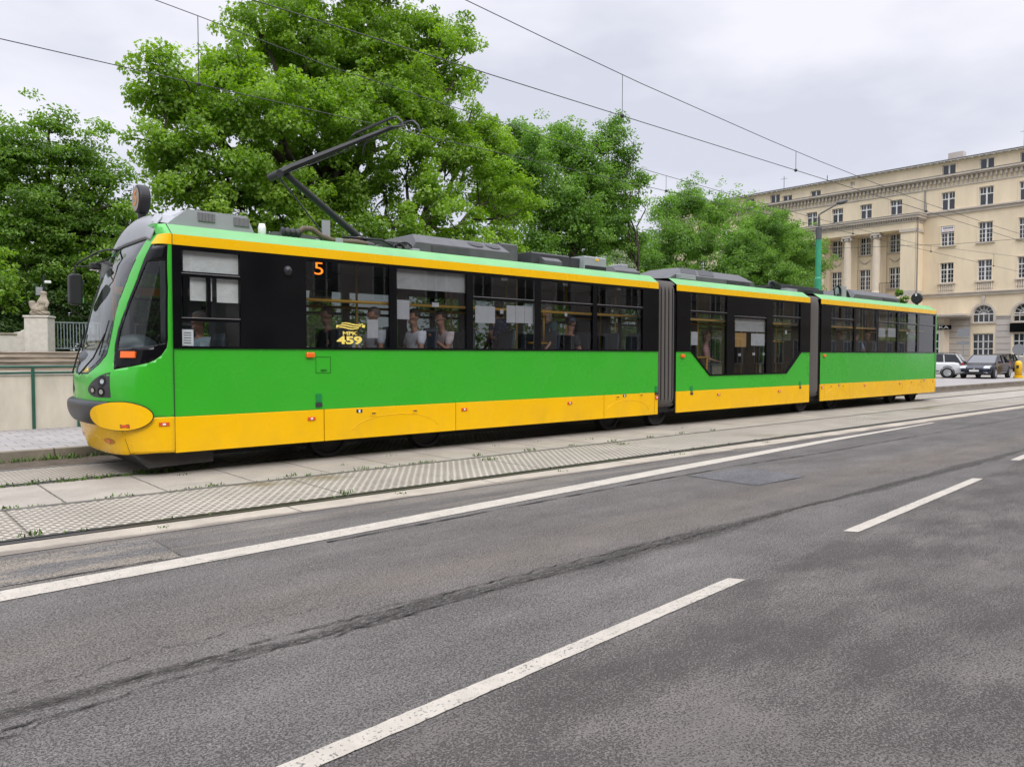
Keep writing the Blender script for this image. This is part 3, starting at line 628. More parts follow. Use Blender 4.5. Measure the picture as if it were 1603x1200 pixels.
# bumper
b = MB(); ns, nt_ = 60, 14; vs = []
for i in range(ns + 1):
    s = .56 + .88 * i / ns; e = min(1, min(i, ns - i) / 5 + .55)
    for j in range(nt_ + 1):
        a = -math.pi / 2 + math.pi * j / nt_
        vs.append(cab(s, .815 + .158 * math.sin(a), .01 + .105 * e * abs(math.cos(a)) ** .62))
b.add(vs, [(i * (nt_ + 1) + j, i * (nt_ + 1) + j + 1, (i + 1) * (nt_ + 1) + j + 1, (i + 1) * (nt_ + 1) + j) for i in range(ns) for j in range(nt_)])
b.build('bumper', M_bump, tram, smooth=True)
# roof corners and the grey fairing above the windscreen
def corner(k):
    def f(s, t):
        ss = s; p = cab(ss, Z_ST1); u_ = s / .5
        q = Vector((X0 - .12 * u_, YS + CANT_Y + .20 * u_ ** 1.5, Z_ST1 + CANT_Z)); r = p.lerp(q, t)
        r.z += .02 * math.sin(math.pi * t) * u_
        if k: r.y = 2 * YC - r.y
        return r
    return f
for k in (0, 1): patch('cab_roof_corner', rect(0, .36 if k else .5, 0, 1), [], corner(k), [M_green], tram, du=.05, dv=.25, smooth=True)
def fairing(s, t):
    p = cab(s, 3.068 - .05 * max(0, abs(s - 1) - .3) / .16, .012); u_ = (s - 1) / .46
    q = Vector((3.17 + .10 * u_ * u_, YC + .66 * math.copysign(abs(u_) ** .9, u_), 3.43 - .05 * abs(u_) ** 3))
    r = p.lerp(q, t); k = math.sin(math.pi * t); return r + Vector((-.03, 0, .03)) * k + Vector((0, .09 * u_, .02 * (1 - abs(u_)))) * k
fa = patch('roof_fairing', rect(.54, 1.46, 0, 1), [], fairing, [M_rooflt], tram, du=.03, dv=.1, smooth=True, thick=.02)
tb = MB(); tb.tube([fairing(s, .03) + Vector((-.006, 0, 0)) for s in np.linspace(.55, 1.45, 24)], .006, 5); tb.tube([fairing(.80, t) + Vector((-.004, -.002, .003)) for t in np.linspace(.02, .98, 10)], .004, 5); tb.build('fairing_joint', M_rubber, fa)
MB().add([(3.10, YC - .75, 3.30), (3.10, YC + .75, 3.30), (3.19, YC + .6, 3.42), (3.19, YC - .6, 3.42), (3.6, YC + .6, 3.42), (3.6, YC - .6, 3.42), (3.6, YC - .8, 3.27), (3.6, YC + .8, 3.27)], [(3, 2, 4, 5), (3, 5, 6, 0), (2, 1, 7, 4)]).build('fairing_back', M_rooflt, tram)
# desk, cab partition
b = MB(); b.ell((2.95, 10.95, 1.60), (.28, .5, .23), 16, 10); b.ell((2.78, 11.75, 1.5), (.3, .65, .22), 16, 10); b.box((2.72, 10.5, .9), (3.1, 12.3, 1.5))
b.build('driver_desk', mat('desk_plastic', (.045, .055, .065), .4), tram, smooth=True)
MB().box((4.12, YS + .08, .9), (4.95, 11.5, 3.02)).build('driver_partition', M_dark, tram)
MB().box((2.6, YS + .15, .84), (3.3, YF - .15, .9)).build('cab_floor', M_floor, tram)
MB().box((3.05, YF - .28, 1.0), (3.09, YF - .22, 2.9)).box((3.0, YF - .3, 2.45), (3.9, YF - .2, 2.56)).build('door_post', mat('post_orange', (.62, .27, .03), .5), tram)
MB().box((2.86, YF - .5, 1.4), (2.98, YF - .34, 2.9)).build('cab_pillar', M_lining, tram)
# near-side mirror arm is on the far side of the nose
mr = MB(); m0 = at(118, 452, Y=12.55)
mr.prism(rrect(m0.x - .085, m0.x + .085, m0.z - .235, m0.z + .215, .05), 'y', m0.y - .05, m0.y + .1)
mo = mr.build('mirror', M_rubber, tram, bevel=.02)
am = MB(); pA = [at(118, 428, Y=12.55), at(117, 418, Y=12.55), at(123, 411, Y=12.5), at(152, 395, Y=12.2), at(166, 391, Y=12.0), at(196, 391, Y=11.9)]
am.tube(pA, .013, 6); am.tube([at(118, 417, Y=12.5), at(140, 417, Y=12.35), at(152, 412, Y=12.2), at(178, 402, Y=12.0), at(200, 402, Y=11.9)], .011, 6); am.build('mirror_arm', M_rubber, mo)
mg = MB(); mg.box((m0.x + .086, m0.y - .03, m0.z - .2), (m0.x + .1, m0.y + .085, m0.z + .12)); mg.build('mirror_pane', M_mirror, mo)
m1 = at(148, 417, Y=12.28); sm = MB(); sm.box((m1.x - .06, m1.y - .07, m1.z - .045), (m1.x + .07, m1.y + .07, m1.z + .05)); so_ = sm.build('mirror', M_rubber, tram, bevel=.02)
MB().box((m1.x - .05, m1.y - .06, m1.z - .053), (m1.x + .06, m1.y + .06, m1.z - .047)).build('mirror_pane', M_mirror, so_)
# round line displays at both ends of the roof
def line_display(x, y, z, face, parent=tram):
    d = MB(); d.prism([(y + .19 * math.cos(t * math.pi / 16), z + .2 * math.sin(t * math.pi / 16)) for t in range(32)], 'x', x - .075, x + .075); d.box((x - .05, y - .05, z - .33), (x + .05, y + .05, z - .15))
    return d.build('line_display', M_rubber, parent, bevel=.03)
dd = line_display(3.2, YC, 3.70, -1)
d = MB(); d.prism([(YC + .155 * math.cos(t * math.pi / 16), 3.70 + .165 * math.sin(t * math.pi / 16)) for t in range(32)], 'x', 3.122, 3.117); d.build('display_screen', mat('screen_tan', (.20, .15, .09), .3), dd)
text('line_number', '5', .27, mat('amber_dim', (.5, .19, .03), .5, emit=(1, .3, .03), estr=.08), dd, (3.114, YC, 3.70), (rad(90), 0, rad(-90)), extrude=.002, bold=.006)
pr = at(1437, 468, Y=YC); dr = line_display(pr.x - .1, YC, pr.z + .02, 1); MB().box((pr.x - .18, YC - .03, pr.z + .10), (pr.x - .177, YC + .03, pr.z + .19)).build('display_label', M_paper, dr)

# ------------------------------------------------------------------ tail
def tail(s, z, o=0):
    a = s * math.pi / 2; sa, ca = math.sin(a), math.cos(a); l = .48 - .12 * max(0, (z - 1.6) / 1.5) ** 2
    return Vector((28.225 + l * abs(sa) ** (2 / 2.6), YC - 1.22 * math.copysign(abs(ca) ** (2 / 2.6), ca), z))
RW = rect(.10, 1.9, 1.67, 2.9)
patch('tail_shell', rect(0, 2, Z_SK1, Z_ST0), [RW], tail, [M_green], tram, du=.05, thick=.02, smooth=True)
patch('tail_window', RW, [], tail, [M_glassd], tram, du=.05, smooth=True)
patch('tail_skirt', rect(0, 2, .31, Z_SK1), [], tail, [M_yellow], tram, du=.05, thick=.02, smooth=True); patch('tail_stripe', rect(0, 2, Z_ST0, Z_ST1), [], tail, [M_yellow], tram, du=.05, thick=.01, smooth=True)
patch('tail_roof', rect(0, 2, 0, 1), [], lambda s, t: tail(s, Z_ST1).lerp(Vector((28.0, YC - 1.0 * math.cos(s * math.pi / 2), 3.25)), t), [M_cant], tram, du=.05, dv=.3, smooth=True)

# ------------------------------------------------------------------ bellows
for xa, xb in ((13.07, 13.70), (19.555, 20.15)):
    b = MB(); n = 41; vs = []
    ring = rrect(YS + .03, YF - .03, .42, 3.17, .18, 6); cy, cz = YC, 1.8; m_ = len(ring)
    for i in range(n):
        x = xa - .01 + (xb - xa + .02) * i / (n - 1); k = .10 * abs(math.sin(i * math.pi / 8)) ** .6
        for y, z in ring:
            vs.append((x, y + (k if y < cy else -k), z + (k if z < cz else -k)))
    for i in range(n - 1):
        fs = [(i * m_ + j, (i + 1) * m_ + j, (i + 1) * m_ + (j + 1) % m_, i * m_ + (j + 1) % m_) for j in range(m_)]; base = len(b.v)
        if i == 0: b.v += [tuple(v) for v in vs]
        b.f += [list(f) for f in fs]; b.m += [1 if i % 8 in (0, 7) else 0] * len(fs)
    b.build('bellows', [mat('bellows_fold', (.018, .016, .015), .8), mat('bellows_ridge', (.19, .175, .16), .5)], tram)
    MB().box((xa - .05, YS + .4, .25), (xb + .05, YF - .4, .7)).build('coupler', M_under, tram)

# ------------------------------------------------------------------ underframe and wheels
MB().box((3.5, YS + .42, .2), (27.9, YF - .42, .62)).build('underframe', M_under, tram)
MB().prism([(2.93, .11), (2.74, .30), (3.75, .30), (3.75, .13)], 'y', YS + .16, YF - .16).build('lifeguard', mat('rubber_plate', (.03, .028, .026), .7, var=.5, scale=5), tram)
for x in (5.55, 7.35, 11.9, 13.45, 19.75, 21.5, 25.6, 27.25):
    for y in (YS + .36, YF - .36):
        s_ = 1 if y < YC else -1
        wl = MB().lathe([(.08, -.05), (.12, -.04), (.2, .005), (.265, .0), (.275, -.035), (.325, -.035), (.325, .1), (.345, .12), (.0, .12)], (x, y, .345), 'y', 28).build('wheel', M_under, tram, smooth=False)  # shade under the tram put into the near-black wheel colour
    MB().cyl((x, YS + .36, .345), (x, YF - .36, .345), .07).build('axle', M_dark, tram)
for x in (6.45, 12.7, 20.6, 26.4): MB().box((x - 1.15, YS + .2, .30), (x + 1.15, YS + .32, .5)).box((x - 1.15, YF - .32, .30), (x + 1.15, YF - .2, .5)).box((x - .2, YS + .25, .32), (x + .2, YF - .25, .48)).build('bogie_frame', M_under, tram, bevel=.02)

# ------------------------------------------------------------------ small fittings on the near side
def sq(name, cx, cz, wx, wz, m, o=.02, base=.0, parent=tram, lab=None, bev=.006):
    return MB().box((cx - wx / 2, YS - base - o, cz - wz / 2), (cx + wx / 2, YS - base + .004, cz + wz / 2)).build(name, m, parent, bevel=bev, label=lab)
for x, y in ((485, 555.5), (1068, 557), (1290, 556.5)):
    p = at(x, y, Y=YS); sq('side_indicator', p.x, p.z, .13, .075, M_orange, .04, bev=.015)
for x, y in ((487, 655), (726, 640.5), (891, 630.5), (1027, 622), (1124, 617), (1219, 612), (1353, 603), (1408, 600), (1286, 606), (1460, 596)):
    p = at(x, y, Y=YS); m_ = sq('marker_light', p.x, p.z, .12 if x not in (1027, 1286) else .09, .05 if x not in (1027, 1286) else .08, M_red, .014, .012); sq('marker_lens', p.x, p.z, .035, .03, M_white, .006, .026, m_)
p = at(506, 571, Y=YS)
h = MB(); a, c, r_ = p.x, p.z, .12
for q in (((a - r_, c - r_), (a + r_, c - r_ + .008)), ((a - r_, c + r_ - .008), (a + r_, c + r_)), ((a - r_, c - r_), (a - r_ + .008, c + r_)), ((a + r_ - .008, c - r_), (a + r_, c + r_))):
    h.box((q[0][0], YS - .004, q[0][1]), (q[1][0], YS + .001, q[1][1]))
h.box((a - .04, YS - .012, c - .085), (a + .05, YS, c - .065)); h.build('service_hatch', mat('green_shadow_gap', (.012, .12, .01), .5), tram)
for x, y in ((499, 629), (1027, 613), (1082, 613), (1252, 604)):
    p = at(x, y, Y=YS); q = MB(); q.mi = 0; q.box((p.x - .045, YS - .012, p.z), (p.x + .045, YS, p.z + .12)); q.mi = 1; q.box((p.x - .05, YS - .016, p.z - .07), (p.x + .05, YS, p.z - .01)); q.build('door_release', [mat('release_green', (.01, .22, .05), .4) if x == 499 else bpy.data.materials['release_green'], M_ink], tram)
for x, y, kind in ((562, 643, 1), (584, 647, 0), (649, 643, 0), (966, 621.5, 0), (977, 619, 1), (1003, 618.5, 0), (1300, 604.5, 0), (1313, 602.5, 1), (1319, 604, 0), (1426, 598, 0), (1441, 597, 0), (1446, 595, 1)):
    p = at(x, y, Y=YS)
    if kind: q = MB(); q.mi = 0; q.box((p.x - .05, YS - .016, p.z - .025), (p.x + .05, YS, p.z + .025)); q.mi = 1; q.box((p.x - .015, YS - .018, p.z - .02), (p.x + .015, YS - .01, p.z + .02)); q.build('data_plate', [M_ink, M_white], tram)
    else: q = MB(); q.mi = 0; q.box((p.x - .05, YS - .02, p.z - .035), (p.x + .05, YS, p.z + .03)); q.mi = 1; q.box((p.x - .032, YS - .022, p.z - .006), (p.x + .032, YS - .012, p.z + .014)); q.build('hatch_lock', [M_yellow, M_ink], tram)
for x0, x1 in ((5.75, 7.32), (11.42, 12.75), (20.5, 21.7), (25.75, 27.3)):      # pressed arches over the bogies
    tb = MB(); cx, rx = (x0 + x1) / 2, (x1 - x0) / 2
    tb.tube([(cx + rx * math.cos(t), YS - .012, .40 + .235 * math.sin(t)) for t in np.linspace(.12, 3.02, 28)], .0055, 5); tb.build('wheel_arch_moulding', M_yellow, tram, smooth=True)
p = at(451, 424, Y=YS - .03); MB().ell((p.x, YS - .01, p.z), (.065, .07, .075), 14, 10).build('door_mirror_dome', M_bump, tram, smooth=True)
# route box, number and company lettering on the glass
MB().box((5.05, YS + .03, 2.665), (5.46, YS + .09, 2.91)).build('route_box', M_black, tram)
text('route_number', '5', .26, M_amber, tram, (5.24, YS - .0, 2.79), (rad(90), 0, 0), extrude=.003, bold=-.002, width=.135)
text('fleet_number', '459', .155, M_gold, tram, (5.725, YS - .008, 1.768), (rad(90), 0, 0), width=.42, bold=.006, extrude=.002)
text('company_lettering', 'MPK', .075, M_gold, tram, (5.725, YS - .008, 1.873), (rad(90), 0, 0), width=.24, bold=.002, extrude=.002)
lg = MB()
for k in range(3):                                           # three wavy stripes joined as a slanted ribbon
    z0 = 1.945 + k * .031; sh = .035 * (k - 1)
    pts = [(5.55 + sh + t * .36, z0 + .012 * math.sin(t * 6.28 + .4)) for t in np.linspace(0, 1, 18)]
    lg.add([(x, YS - .008, z) for x, z in pts] + [(x + .012, YS - .008, z + .017) for x, z in pts], [(i, i + 1, 19 + i, 18 + i) for i in range(17)])
for x_, z_ in ((5.50, 1.972), (5.93, 1.985)): lg.add([(x_, YS - .008, z_ - .015), (x_ + .05, YS - .008, z_ - .022), (x_ + .06, YS - .008, z_ + .018), (x_ + .01, YS - .008, z_ + .024)], [(0, 1, 2, 3)])
lg.build('company_emblem', M_gold, tram)
fn = cab(.955, 1.352, .012); text('fleet_number', '459', .115, M_gold, tram, (fn.x, fn.y, fn.z), (rad(90), 0, rad(-83)), bold=.003, extrude=.002)
def sheet_px(name, x0, x1, y0, y1, m=M_paper, Y=YS + .03, lab=None):
    q = pxr(x0, x1, y0, y1, Y)
    a = q[0]; c = q[2]; return MB().box((a[0], Y, a[1]), (c[0], Y + .004, c[1])).build(name, m, tram, label=lab)
for r_ in ((284, 303, 515.5, 541), (575, 592, 500, 529), (621.5, 641, 469.5, 499.5), (744, 775, 479, 505.5), (793, 807, 478, 505), (807.5, 821, 478.5, 505.5), (821.5, 836, 479, 506), (1082, 1092, 519, 540), (1176, 1197, 522, 541), (1375, 1385.5, 513.5, 527), (1390, 1403.5, 513.5, 527.5)): sheet_px('paper_notice', *r_)
sheet_px('paper_notice', 1151, 1168, 521, 543, mat('paper_ochre', (.62, .38, .12), .7), lab='ochre paper notice')
for r_ in ((676.5, 687, 473.5, 480), (783, 788, 484, 491), (785, 795, 434, 439), (881, 889, 442, 447), (966, 972, 450, 454), (884, 888, 489.5, 495), (1229, 1232, 517, 523), (1156, 1160, 553, 557), (1419, 1421, 519, 523), (827, 831, 506, 511), (1178, 1182, 552, 556), (1194, 1197, 552, 556)): sheet_px('sticker', *r_)
for r_ in ((286, 373, 393, 427), (621, 731, 418, 455), (1151, 1198, 495, 519)): sheet_px('window_blind', *r_, m=M_blind, Y=YS + .05)
for r_ in ((297, 332, 433, 471), (339, 373, 436, 474)): sheet_px('window_blind', *r_, m=M_blind, Y=YS + .05)
for k in range(5): 
    a = at(288, 520 + k * 4, Y=YS + .028); MB().box((a.x, YS + .027, a.z), (a.x + .09, YS + .029, a.z - .008)).build('print_line', M_ink, tram)

# ------------------------------------------------------------------ inside: rails, seats
b = MB()
for y in (10.5, 11.86):
    for x0, x1 in ((5.0, 12.9), (13.9, 19.4), (20.3, 28.0)): b.tube([(x0, y, 2.37), (x1, y, 2.37)], .024, 8)
for x in (6.3, 8.2, 9.75, 11.1, 12.6, 14.2, 15.6, 17.5, 19.2, 20.6, 22.2, 24.4, 26.3): b.tube([(x, 10.98, .5), (x, 10.98, 3.02)], .018, 8); b.tube([(x + .5, 11.86, .5), (x + .5, 11.86, 3.02)], .018, 8)
b.tube([(14.4, 10.5, 1.5), (15.4, 10.5, 1.5)], .018, 8); b.tube([(15.3, 10.5, 1.5), (15.2, 10.5, .4)], .018, 8); b.tube([(9.7, 10.6, 1.78), (10.2, 10.6, 1.78)], .018, 8); b.tube([(10.1, 10.6, 1.78), (10.1, 10.6, 2.42)], .018, 8)
b.tube([(17.75, 10.5, 1.93), (18.75, 10.5, 1.9)], .014, 8)
b.build('handrail', M_rail, tram, smooth=True)
def seat(x, y, z, d=-1):
    s_ = MB(); s_.box((x - .2, y - .21, z + .40), (x + .2, y + .21, z + .45))
    q = [(x - d * .18, z + .43), (x - d * .23, z + .43), (x - d * .31, z + 1.02), (x - d * .29, z + 1.12), (x - d * .25, z + 1.02)]
    s_.prism(q, 'y', y - .21, y + .21); s_.box((x - .05, y - .15, z), (x + .05, y + .15, z + .40)); return s_.build('passenger_seat', M_seat, tram, bevel=.02)
for x in (5.55, 6.35, 7.15, 7.95, 8.85, 10.0, 10.85, 11.7, 12.45): seat(x, 10.55, .9); seat(x + .1, 12.25, .9)
for x in (20.9, 21.8, 22.7, 23.6, 24.5, 25.4, 26.3, 27.2): seat(x, 10.55, .9, 1 if x > 25 else -1); seat(x, 12.25, .9)
for x in (16.2, 17.0): seat(x, 12.2, .38)
seat(3.75, 10.85, .75)

# ------------------------------------------------------------------ roof equipment
def roofbox(name, x0, x1, zt, m=M_roofg, y0=10.72, y1=12.12, cham=.2, slope=.15, mats=None):
    zb = 3.26; h = zt - zb; c = min(cham, h * .6)
    prof = [(y0, zb), (y0, zt - c), (y0 + c * 1.5, zt), (y1 - c * 1.5, zt), (y1, zt - c), (y1, zb)]
    b = MB(); n = len(prof)
    vs = [(x0 + slope * (z - zb) / h, y, z) for y, z in prof] + [(x1 - slope * (z - zb) / h * .4, y, z) for y, z in prof]
    b.add(vs, [list(range(n))[::-1], list(range(n, 2 * n))] + [(i, (i + 1) % n, n + (i + 1) % n, n + i) for i in range(n)])
    return b.build(name, mats or m, tram, bevel=.008)
def grille(par, x0, x1, z0, z1, y, n=12, vert=True, m=M_roofd):
    b = MB(); b.mi = 0; b.box((x0, y - .006, z0), (x1, y + .01, z1)); b.mi = 1
    for i in range(n):
        if vert: x = x0 + (x1 - x0) * (i + .5) / n; b.box((x - .006, y - .022, z0), (x + .006, y - .004, z1))
        else: z = z0 + (z1 - z0) * (i + .5) / n; b.box((x0, y - .02, z - .006), (x1, y - .004, z + .006))
    return b.build('vent_grille', [m, M_alu if vert else M_roofg], par)
# front housing with two vents, over the cab
rb = roofbox('roof_housing', 3.26, 4.47, 3.50, M_rooflt, y0=10.62, cham=.0001, slope=.28)
grille(rb, 3.68, 3.91, 3.36, 3.475, 10.62); grille(rb, 4.17, 4.39, 3.35, 3.465, 10.62)
p = at(410, 357, Y=10.62); MB().lathe([(.0, 3.2), (.055, 3.2), (.055, p.z + .0), (.04, p.z + .06), (0, p.z + .065)], (p.x, 10.62, 0), 'z', 14).build('radio_aerial', M_white, tram, smooth=True)
MB().box((4.75, 10.6, 3.26), (5.4, 11.2, 3.33)).build('roof_plate', M_roofg, tram)
MB().box((5.56, 10.68, 3.25), (5.68, 10.72, 3.60)).build('roof_bracket', M_rooflt, tram)
# insulators, hoses and pipes round the pantograph foot
def insul(x, y, z, l=.3):
    pr = [(0, 0), (.03, 0)]
    for i in range(6): pr += [(.06, l * (i + .2) / 6), (.03, l * (i + .7) / 6)]
    return MB().lathe(pr + [(0, l)], (x, y, z), 'z', 12).build('insulator', mat('insulator_brown', (.10, .075, .06), .35) if 'insulator_brown' not in bpy.data.materials else bpy.data.materials['insulator_brown'], tram)
for x, y in ((5.1, 10.75), (5.1, 12.05), (6.95, 10.72), (6.95, 12.05), (6.2, 10.72), (7.05, 11.4)): insul(x, y, 3.25, .17)
ib = MB(); ib.lathe([(.05, -.16), (.075, -.14), (.05, -.1), (.075, -.06), (.05, -.02), (.075, .02), (.05, .06), (.075, .1), (.04, .14)], (5.02, 10.62, 3.34), 'x', 12); ib.build('insulator', M_dark, tram)
hs = MB(); hs.tube([(5.1, 10.6, 3.33), (5.2, 10.6, 3.42), (5.35, 10.62, 3.43), (5.5, 10.62, 3.34), (5.75, 10.65, 3.29), (6.1, 10.62, 3.31), (6.4, 10.65, 3.29)], .042, 8); hs.build('hose', mat('hose_brown', (.12, .09, .06), .7), tram, smooth=True)
hs = MB()
for k in range(18):
    hs = MB(); x = random.uniform(5.1, 7.2); y = random.uniform(10.58, 10.9); r_ = random.uniform(.03, .07); hs.box((x - r_, y - r_, 3.24), (x + r_ * random.uniform(1, 2.4), y + r_, 3.27 + random.uniform(.02, .10))); hs.build('junction_box', random.choice([M_roofd, M_rooflt, M_roofg]), tram, bevel=.01)
hs = MB()
for k in range(5):
    x = 6.9 + k * .14; a = random.uniform(.10, .17); hs.tube([(x + a * math.cos(t), 10.66 + .03 * k, 3.26 + a * math.sin(t)) for t in np.linspace(0, math.pi, 10)], .016, 6)
hs.tube([(5.9, 10.7, 3.38), (6.6, 10.7, 3.40), (6.9, 10.72, 3.3)], .02, 6); hs.build('hose', M_rubber, tram, smooth=True)
# air conditioning unit with two round fans
ac = roofbox('roof_air_conditioner', 7.12, 9.35, 3.60, M_roofg, y0=10.66, y1=12.18, cham=.17, slope=.22)
grille(ac, 7.55, 8.35, 3.29, 3.40, 10.66, 7, False); 
for x in (8.62, 9.02): 
    fz = lambda r, t: (x + r * .17 * math.cos(t), 10.83 + r * .125 * math.sin(t) * .9, 3.535 + r * .125 * math.sin(t) * .5)
    MB().add([tuple(Vector(fz(1, t * .2618)) + Vector((0, -.006, .01))) for t in range(24)], [list(range(24))]).build('fan', M_roofd, ac)
MB().box((7.55, 10.655, 3.27), (8.4, 10.66, 3.275)).build('trim', M_dark, ac)
roofbox('roof_cabinet', 9.35, 9.80, 3.66, M_roofg, y0=11.0, cham=.02, slope=.02)
c1 = roofbox('resistor_box', 9.95, 11.0, 3.53, M_roofd, y0=10.78, cham=.03, slope=.03)
MB().prism([(10.62, 3.28), (10.62, 3.36), (10.72, 3.43), (10.79, 3.43), (10.79, 3.28)], 'x', 10.15, 10.62).build('air_scoop', M_roofg, c1, bevel=.01)
c2 = roofbox('roof_cabinet', 11.28, 11.95, 3.55, M_rooflt, y0=10.66, cham=.02, slope=.02); MB().box((11.60, 10.652, 3.47), (11.70, 10.66, 3.51)).build('warning_label', M_yellow, c2); MB().box((11.3, 10.65, 3.27), (11.93, 10.668, 3.36)).build('vent_grille', M_dark, c2)
MB().box((11.02, 10.8, 3.26), (11.3, 12.0, 3.5)).build('cable_box', M_roofd, tram)
c3 = roofbox('roof_housing', 12.15, 13.0, 3.42, M_roofg, y0=10.62, cham=.1, slope=.1); MB().box((12.6, 10.8, 3.4), (12.8, 11.2, 3.5)).build('vent_cowl', M_rooflt, c3, bevel=.02)
c4 = roofbox('roof_air_conditioner', 14.0, 17.7, 3.60, M_roofg, y0=10.70, cham=.2, slope=.8); grille(c4, 16.4, 17.4, 3.28, 3.39, 10.70, 4, False)
MB().box((14.35, 10.55, 3.28), (14.9, 10.72, 3.40)).build('roof_cabinet', M_rooflt, tram, bevel=.01)
for x in (14.6, 15.3): MB().add([(x, 10.745, 3.44), (x + .6, 10.745, 3.44), (x + .9, 11.0, 3.606), (x + .3, 11.0, 3.606)], [(0, 1, 2, 3)]).build('duct_cover', M_dark, c4)
hs = MB()
for k in range(4):
    x = 18.55 + k * .16; hs.tube([(x + .2 * math.cos(t), 10.75 + .05 * k, 3.28 + .22 * math.sin(t)) for t in np.linspace(0, math.pi, 10)], .03, 6)
hs.build('cable_loom', M_rubber, tram, smooth=True)
MB().box((19.25, 10.7, 3.26), (19.8, 11.0, 3.36)).build('roof_cabinet', M_rooflt, tram, bevel=.01); MB().box((19.3, 10.9, 3.26), (21.4, 12.1, 3.49)).build('roof_cabinet', M_roofd, tram, bevel=.01)
MB().box((20.6, 10.66, 3.26), (21.2, 10.9, 3.40)).build('roof_cabinet', M_roofd, tram, bevel=.01)
MB().lathe([(.19, -.03), (.2, 0), (.17, .03), (.14, .0)], (22.15, 10.72, 3.42), 'y', 20, cap=False).build('hose_reel', M_rubber, tram); MB().box((22.35, 10.66, 3.26), (22.6, 10.9, 3.6)).build('roof_bracket', M_rooflt, tram)
hs = MB(); hs.tube([(22.4 + .5 * t, 10.7, 3.28 + .2 * math.sin(t * 3.14)) for t in np.linspace(0, 1, 9)], .03, 6); hs.tube([(22.3 + .7 * t, 10.8, 3.28 + .26 * math.sin(t * 3.14)) for t in np.linspace(0, 1, 9)], .03, 6); hs.build('hose', M_rubber, tram, smooth=True)
c5 = roofbox('roof_air_conditioner', 23.05, 26.5, 3.58, M_roofg, y0=10.68, cham=.17, slope=.35); grille(c5, 25.2, 26.2, 3.28, 3.37, 10.68, 4, False)
for x in (23.7, 24.4): MB().add([(x, 10.73, 3.44), (x + .5, 10.73, 3.44), (x + .7, 10.95, 3.586), (x + .2, 10.95, 3.586)], [(0, 1, 2, 3)]).build('duct_cover', M_dark, c5)

# ------------------------------------------------------------------ pantograph
pan = MB(); pan.box((6.3, YC - .55, 3.36), (7.2, YC - .47, 3.42)); pan.box((6.3, YC + .47, 3.36), (7.2, YC + .55, 3.42)); pan.box((6.35, YC - .55, 3.36), (6.43, YC + .55, 3.43)); pan.box((7.02, YC - .55, 3.36), (7.1, YC + .55, 3.43))
po = pan.build('pantograph', M_roofd, tram)
foot = Vector((6.74, YC, 3.43)); knee = Vector((5.32, YC, 4.375)); k2 = Vector((5.14, YC, 4.33))
MB().cyl(foot, knee, .062, .05, 14).cyl(foot - Vector((0, .16, .02)), foot + Vector((0, .16, -.02)), .06).build('lower_arm', M_rubber, po, smooth=False)
ua = MB()
for sgn in (-1, 1):
    ua.tube([k2 + Vector((0, sgn * .03, .0)), knee + Vector((.05, sgn * .06, .10)), Vector((7.0, YC + sgn * .42, 5.34))], [.055, .062, .036], 6)
ua.cyl(k2 - Vector((0, .17, 0)), k2 + Vector((0, .17, 0)), .06); ua.tube([k2, knee + Vector((0, 0, .05))], .05, 8)
ua.build('upper_arm', M_rubber, po)
MB().tube([k2 + Vector((.02, -.1, -.04)), Vector((5.9, YC - .2, 3.42))], .014, 6).tube([knee + Vector((0, -.1, 0)), Vector((6.95, YC - .35, 5.22))], .008, 6).build('control_rod', M_dark, po)
hd = MB()
for x in (6.9, 7.22):
    hd.tube([(x, YC - .92, 5.18), (x, YC - .86, 5.31), (x, YC - .72, 5.415), (x, YC - .5, 5.44), (x, YC + .5, 5.44), (x, YC + .72, 5.415), (x, YC + .86, 5.31), (x, YC + .92, 5.18)], .018, 6)
    hd.box((x - .022, YC - .6, 5.42), (x + .022, YC + .6, 5.452))
for y in (-.42, .42): hd.tube([(6.9, YC + y, 5.40), (7.0, YC + y, 5.34), (7.22, YC + y, 5.40)], .016, 6)
hd.build('collector_head', M_dark, po)
# ================================================================== PEOPLE in the tram
def skinned(name, nodes, edges, m, parent, root=0, sub=2):
    """nodes: (x, y, z, r); grows one continuous surface"""
    me = bpy.data.meshes.new(name); me.from_pydata([n[:3] for n in nodes], edges, [])
    o = bpy.data.objects.new(name + '_rig', me); C.objects.link(o); o.modifiers.new('skin', 'SKIN').use_smooth_shade = True
    sv = me.skin_vertices[0].data
    for i, n in enumerate(nodes): sv[i].radius = (n[3], n[4] if len(n) > 4 else n[3])
    sv[root].use_root = True
    ss = o.modifiers.new('sub', 'SUBSURF'); ss.levels = ss.render_levels = sub
    dg = bpy.context.evaluated_depsgraph_get(); m2 = bpy.data.meshes.new_from_object(o.evaluated_get(dg)); bpy.data.objects.remove(o)
    m2.materials.clear(); return new_obj(name, m2, m, parent, True)
def cloth(name, col, var=.25, stripes=None):
    m = mat(name, col, .85, var=var, scale=14, bump=.006, bscale=18)
    if stripes:
        t = m.node_tree; b = t.nodes['Principled BSDF']; g = N(t, 'ShaderNodeTexCoord'); sp = N(t, 'ShaderNodeSeparateXYZ'); lk(t, g.outputs['Object'], sp.inputs[0])
        if stripes[0] == 'z': f = MA(t, 'GREATER_THAN', MA(t, 'FRACT', MA(t, 'MULTIPLY', sp.outputs['Z'], stripes[1])), .55)
        else: f = MR(t, VORO(t, g.outputs['Object'], stripes[1]), .15, .3, 1, 0)
        lk(t, MIX(t, f, col, stripes[2]), b.inputs['Base Color'])
    return m
GREY_TROUSERS = None
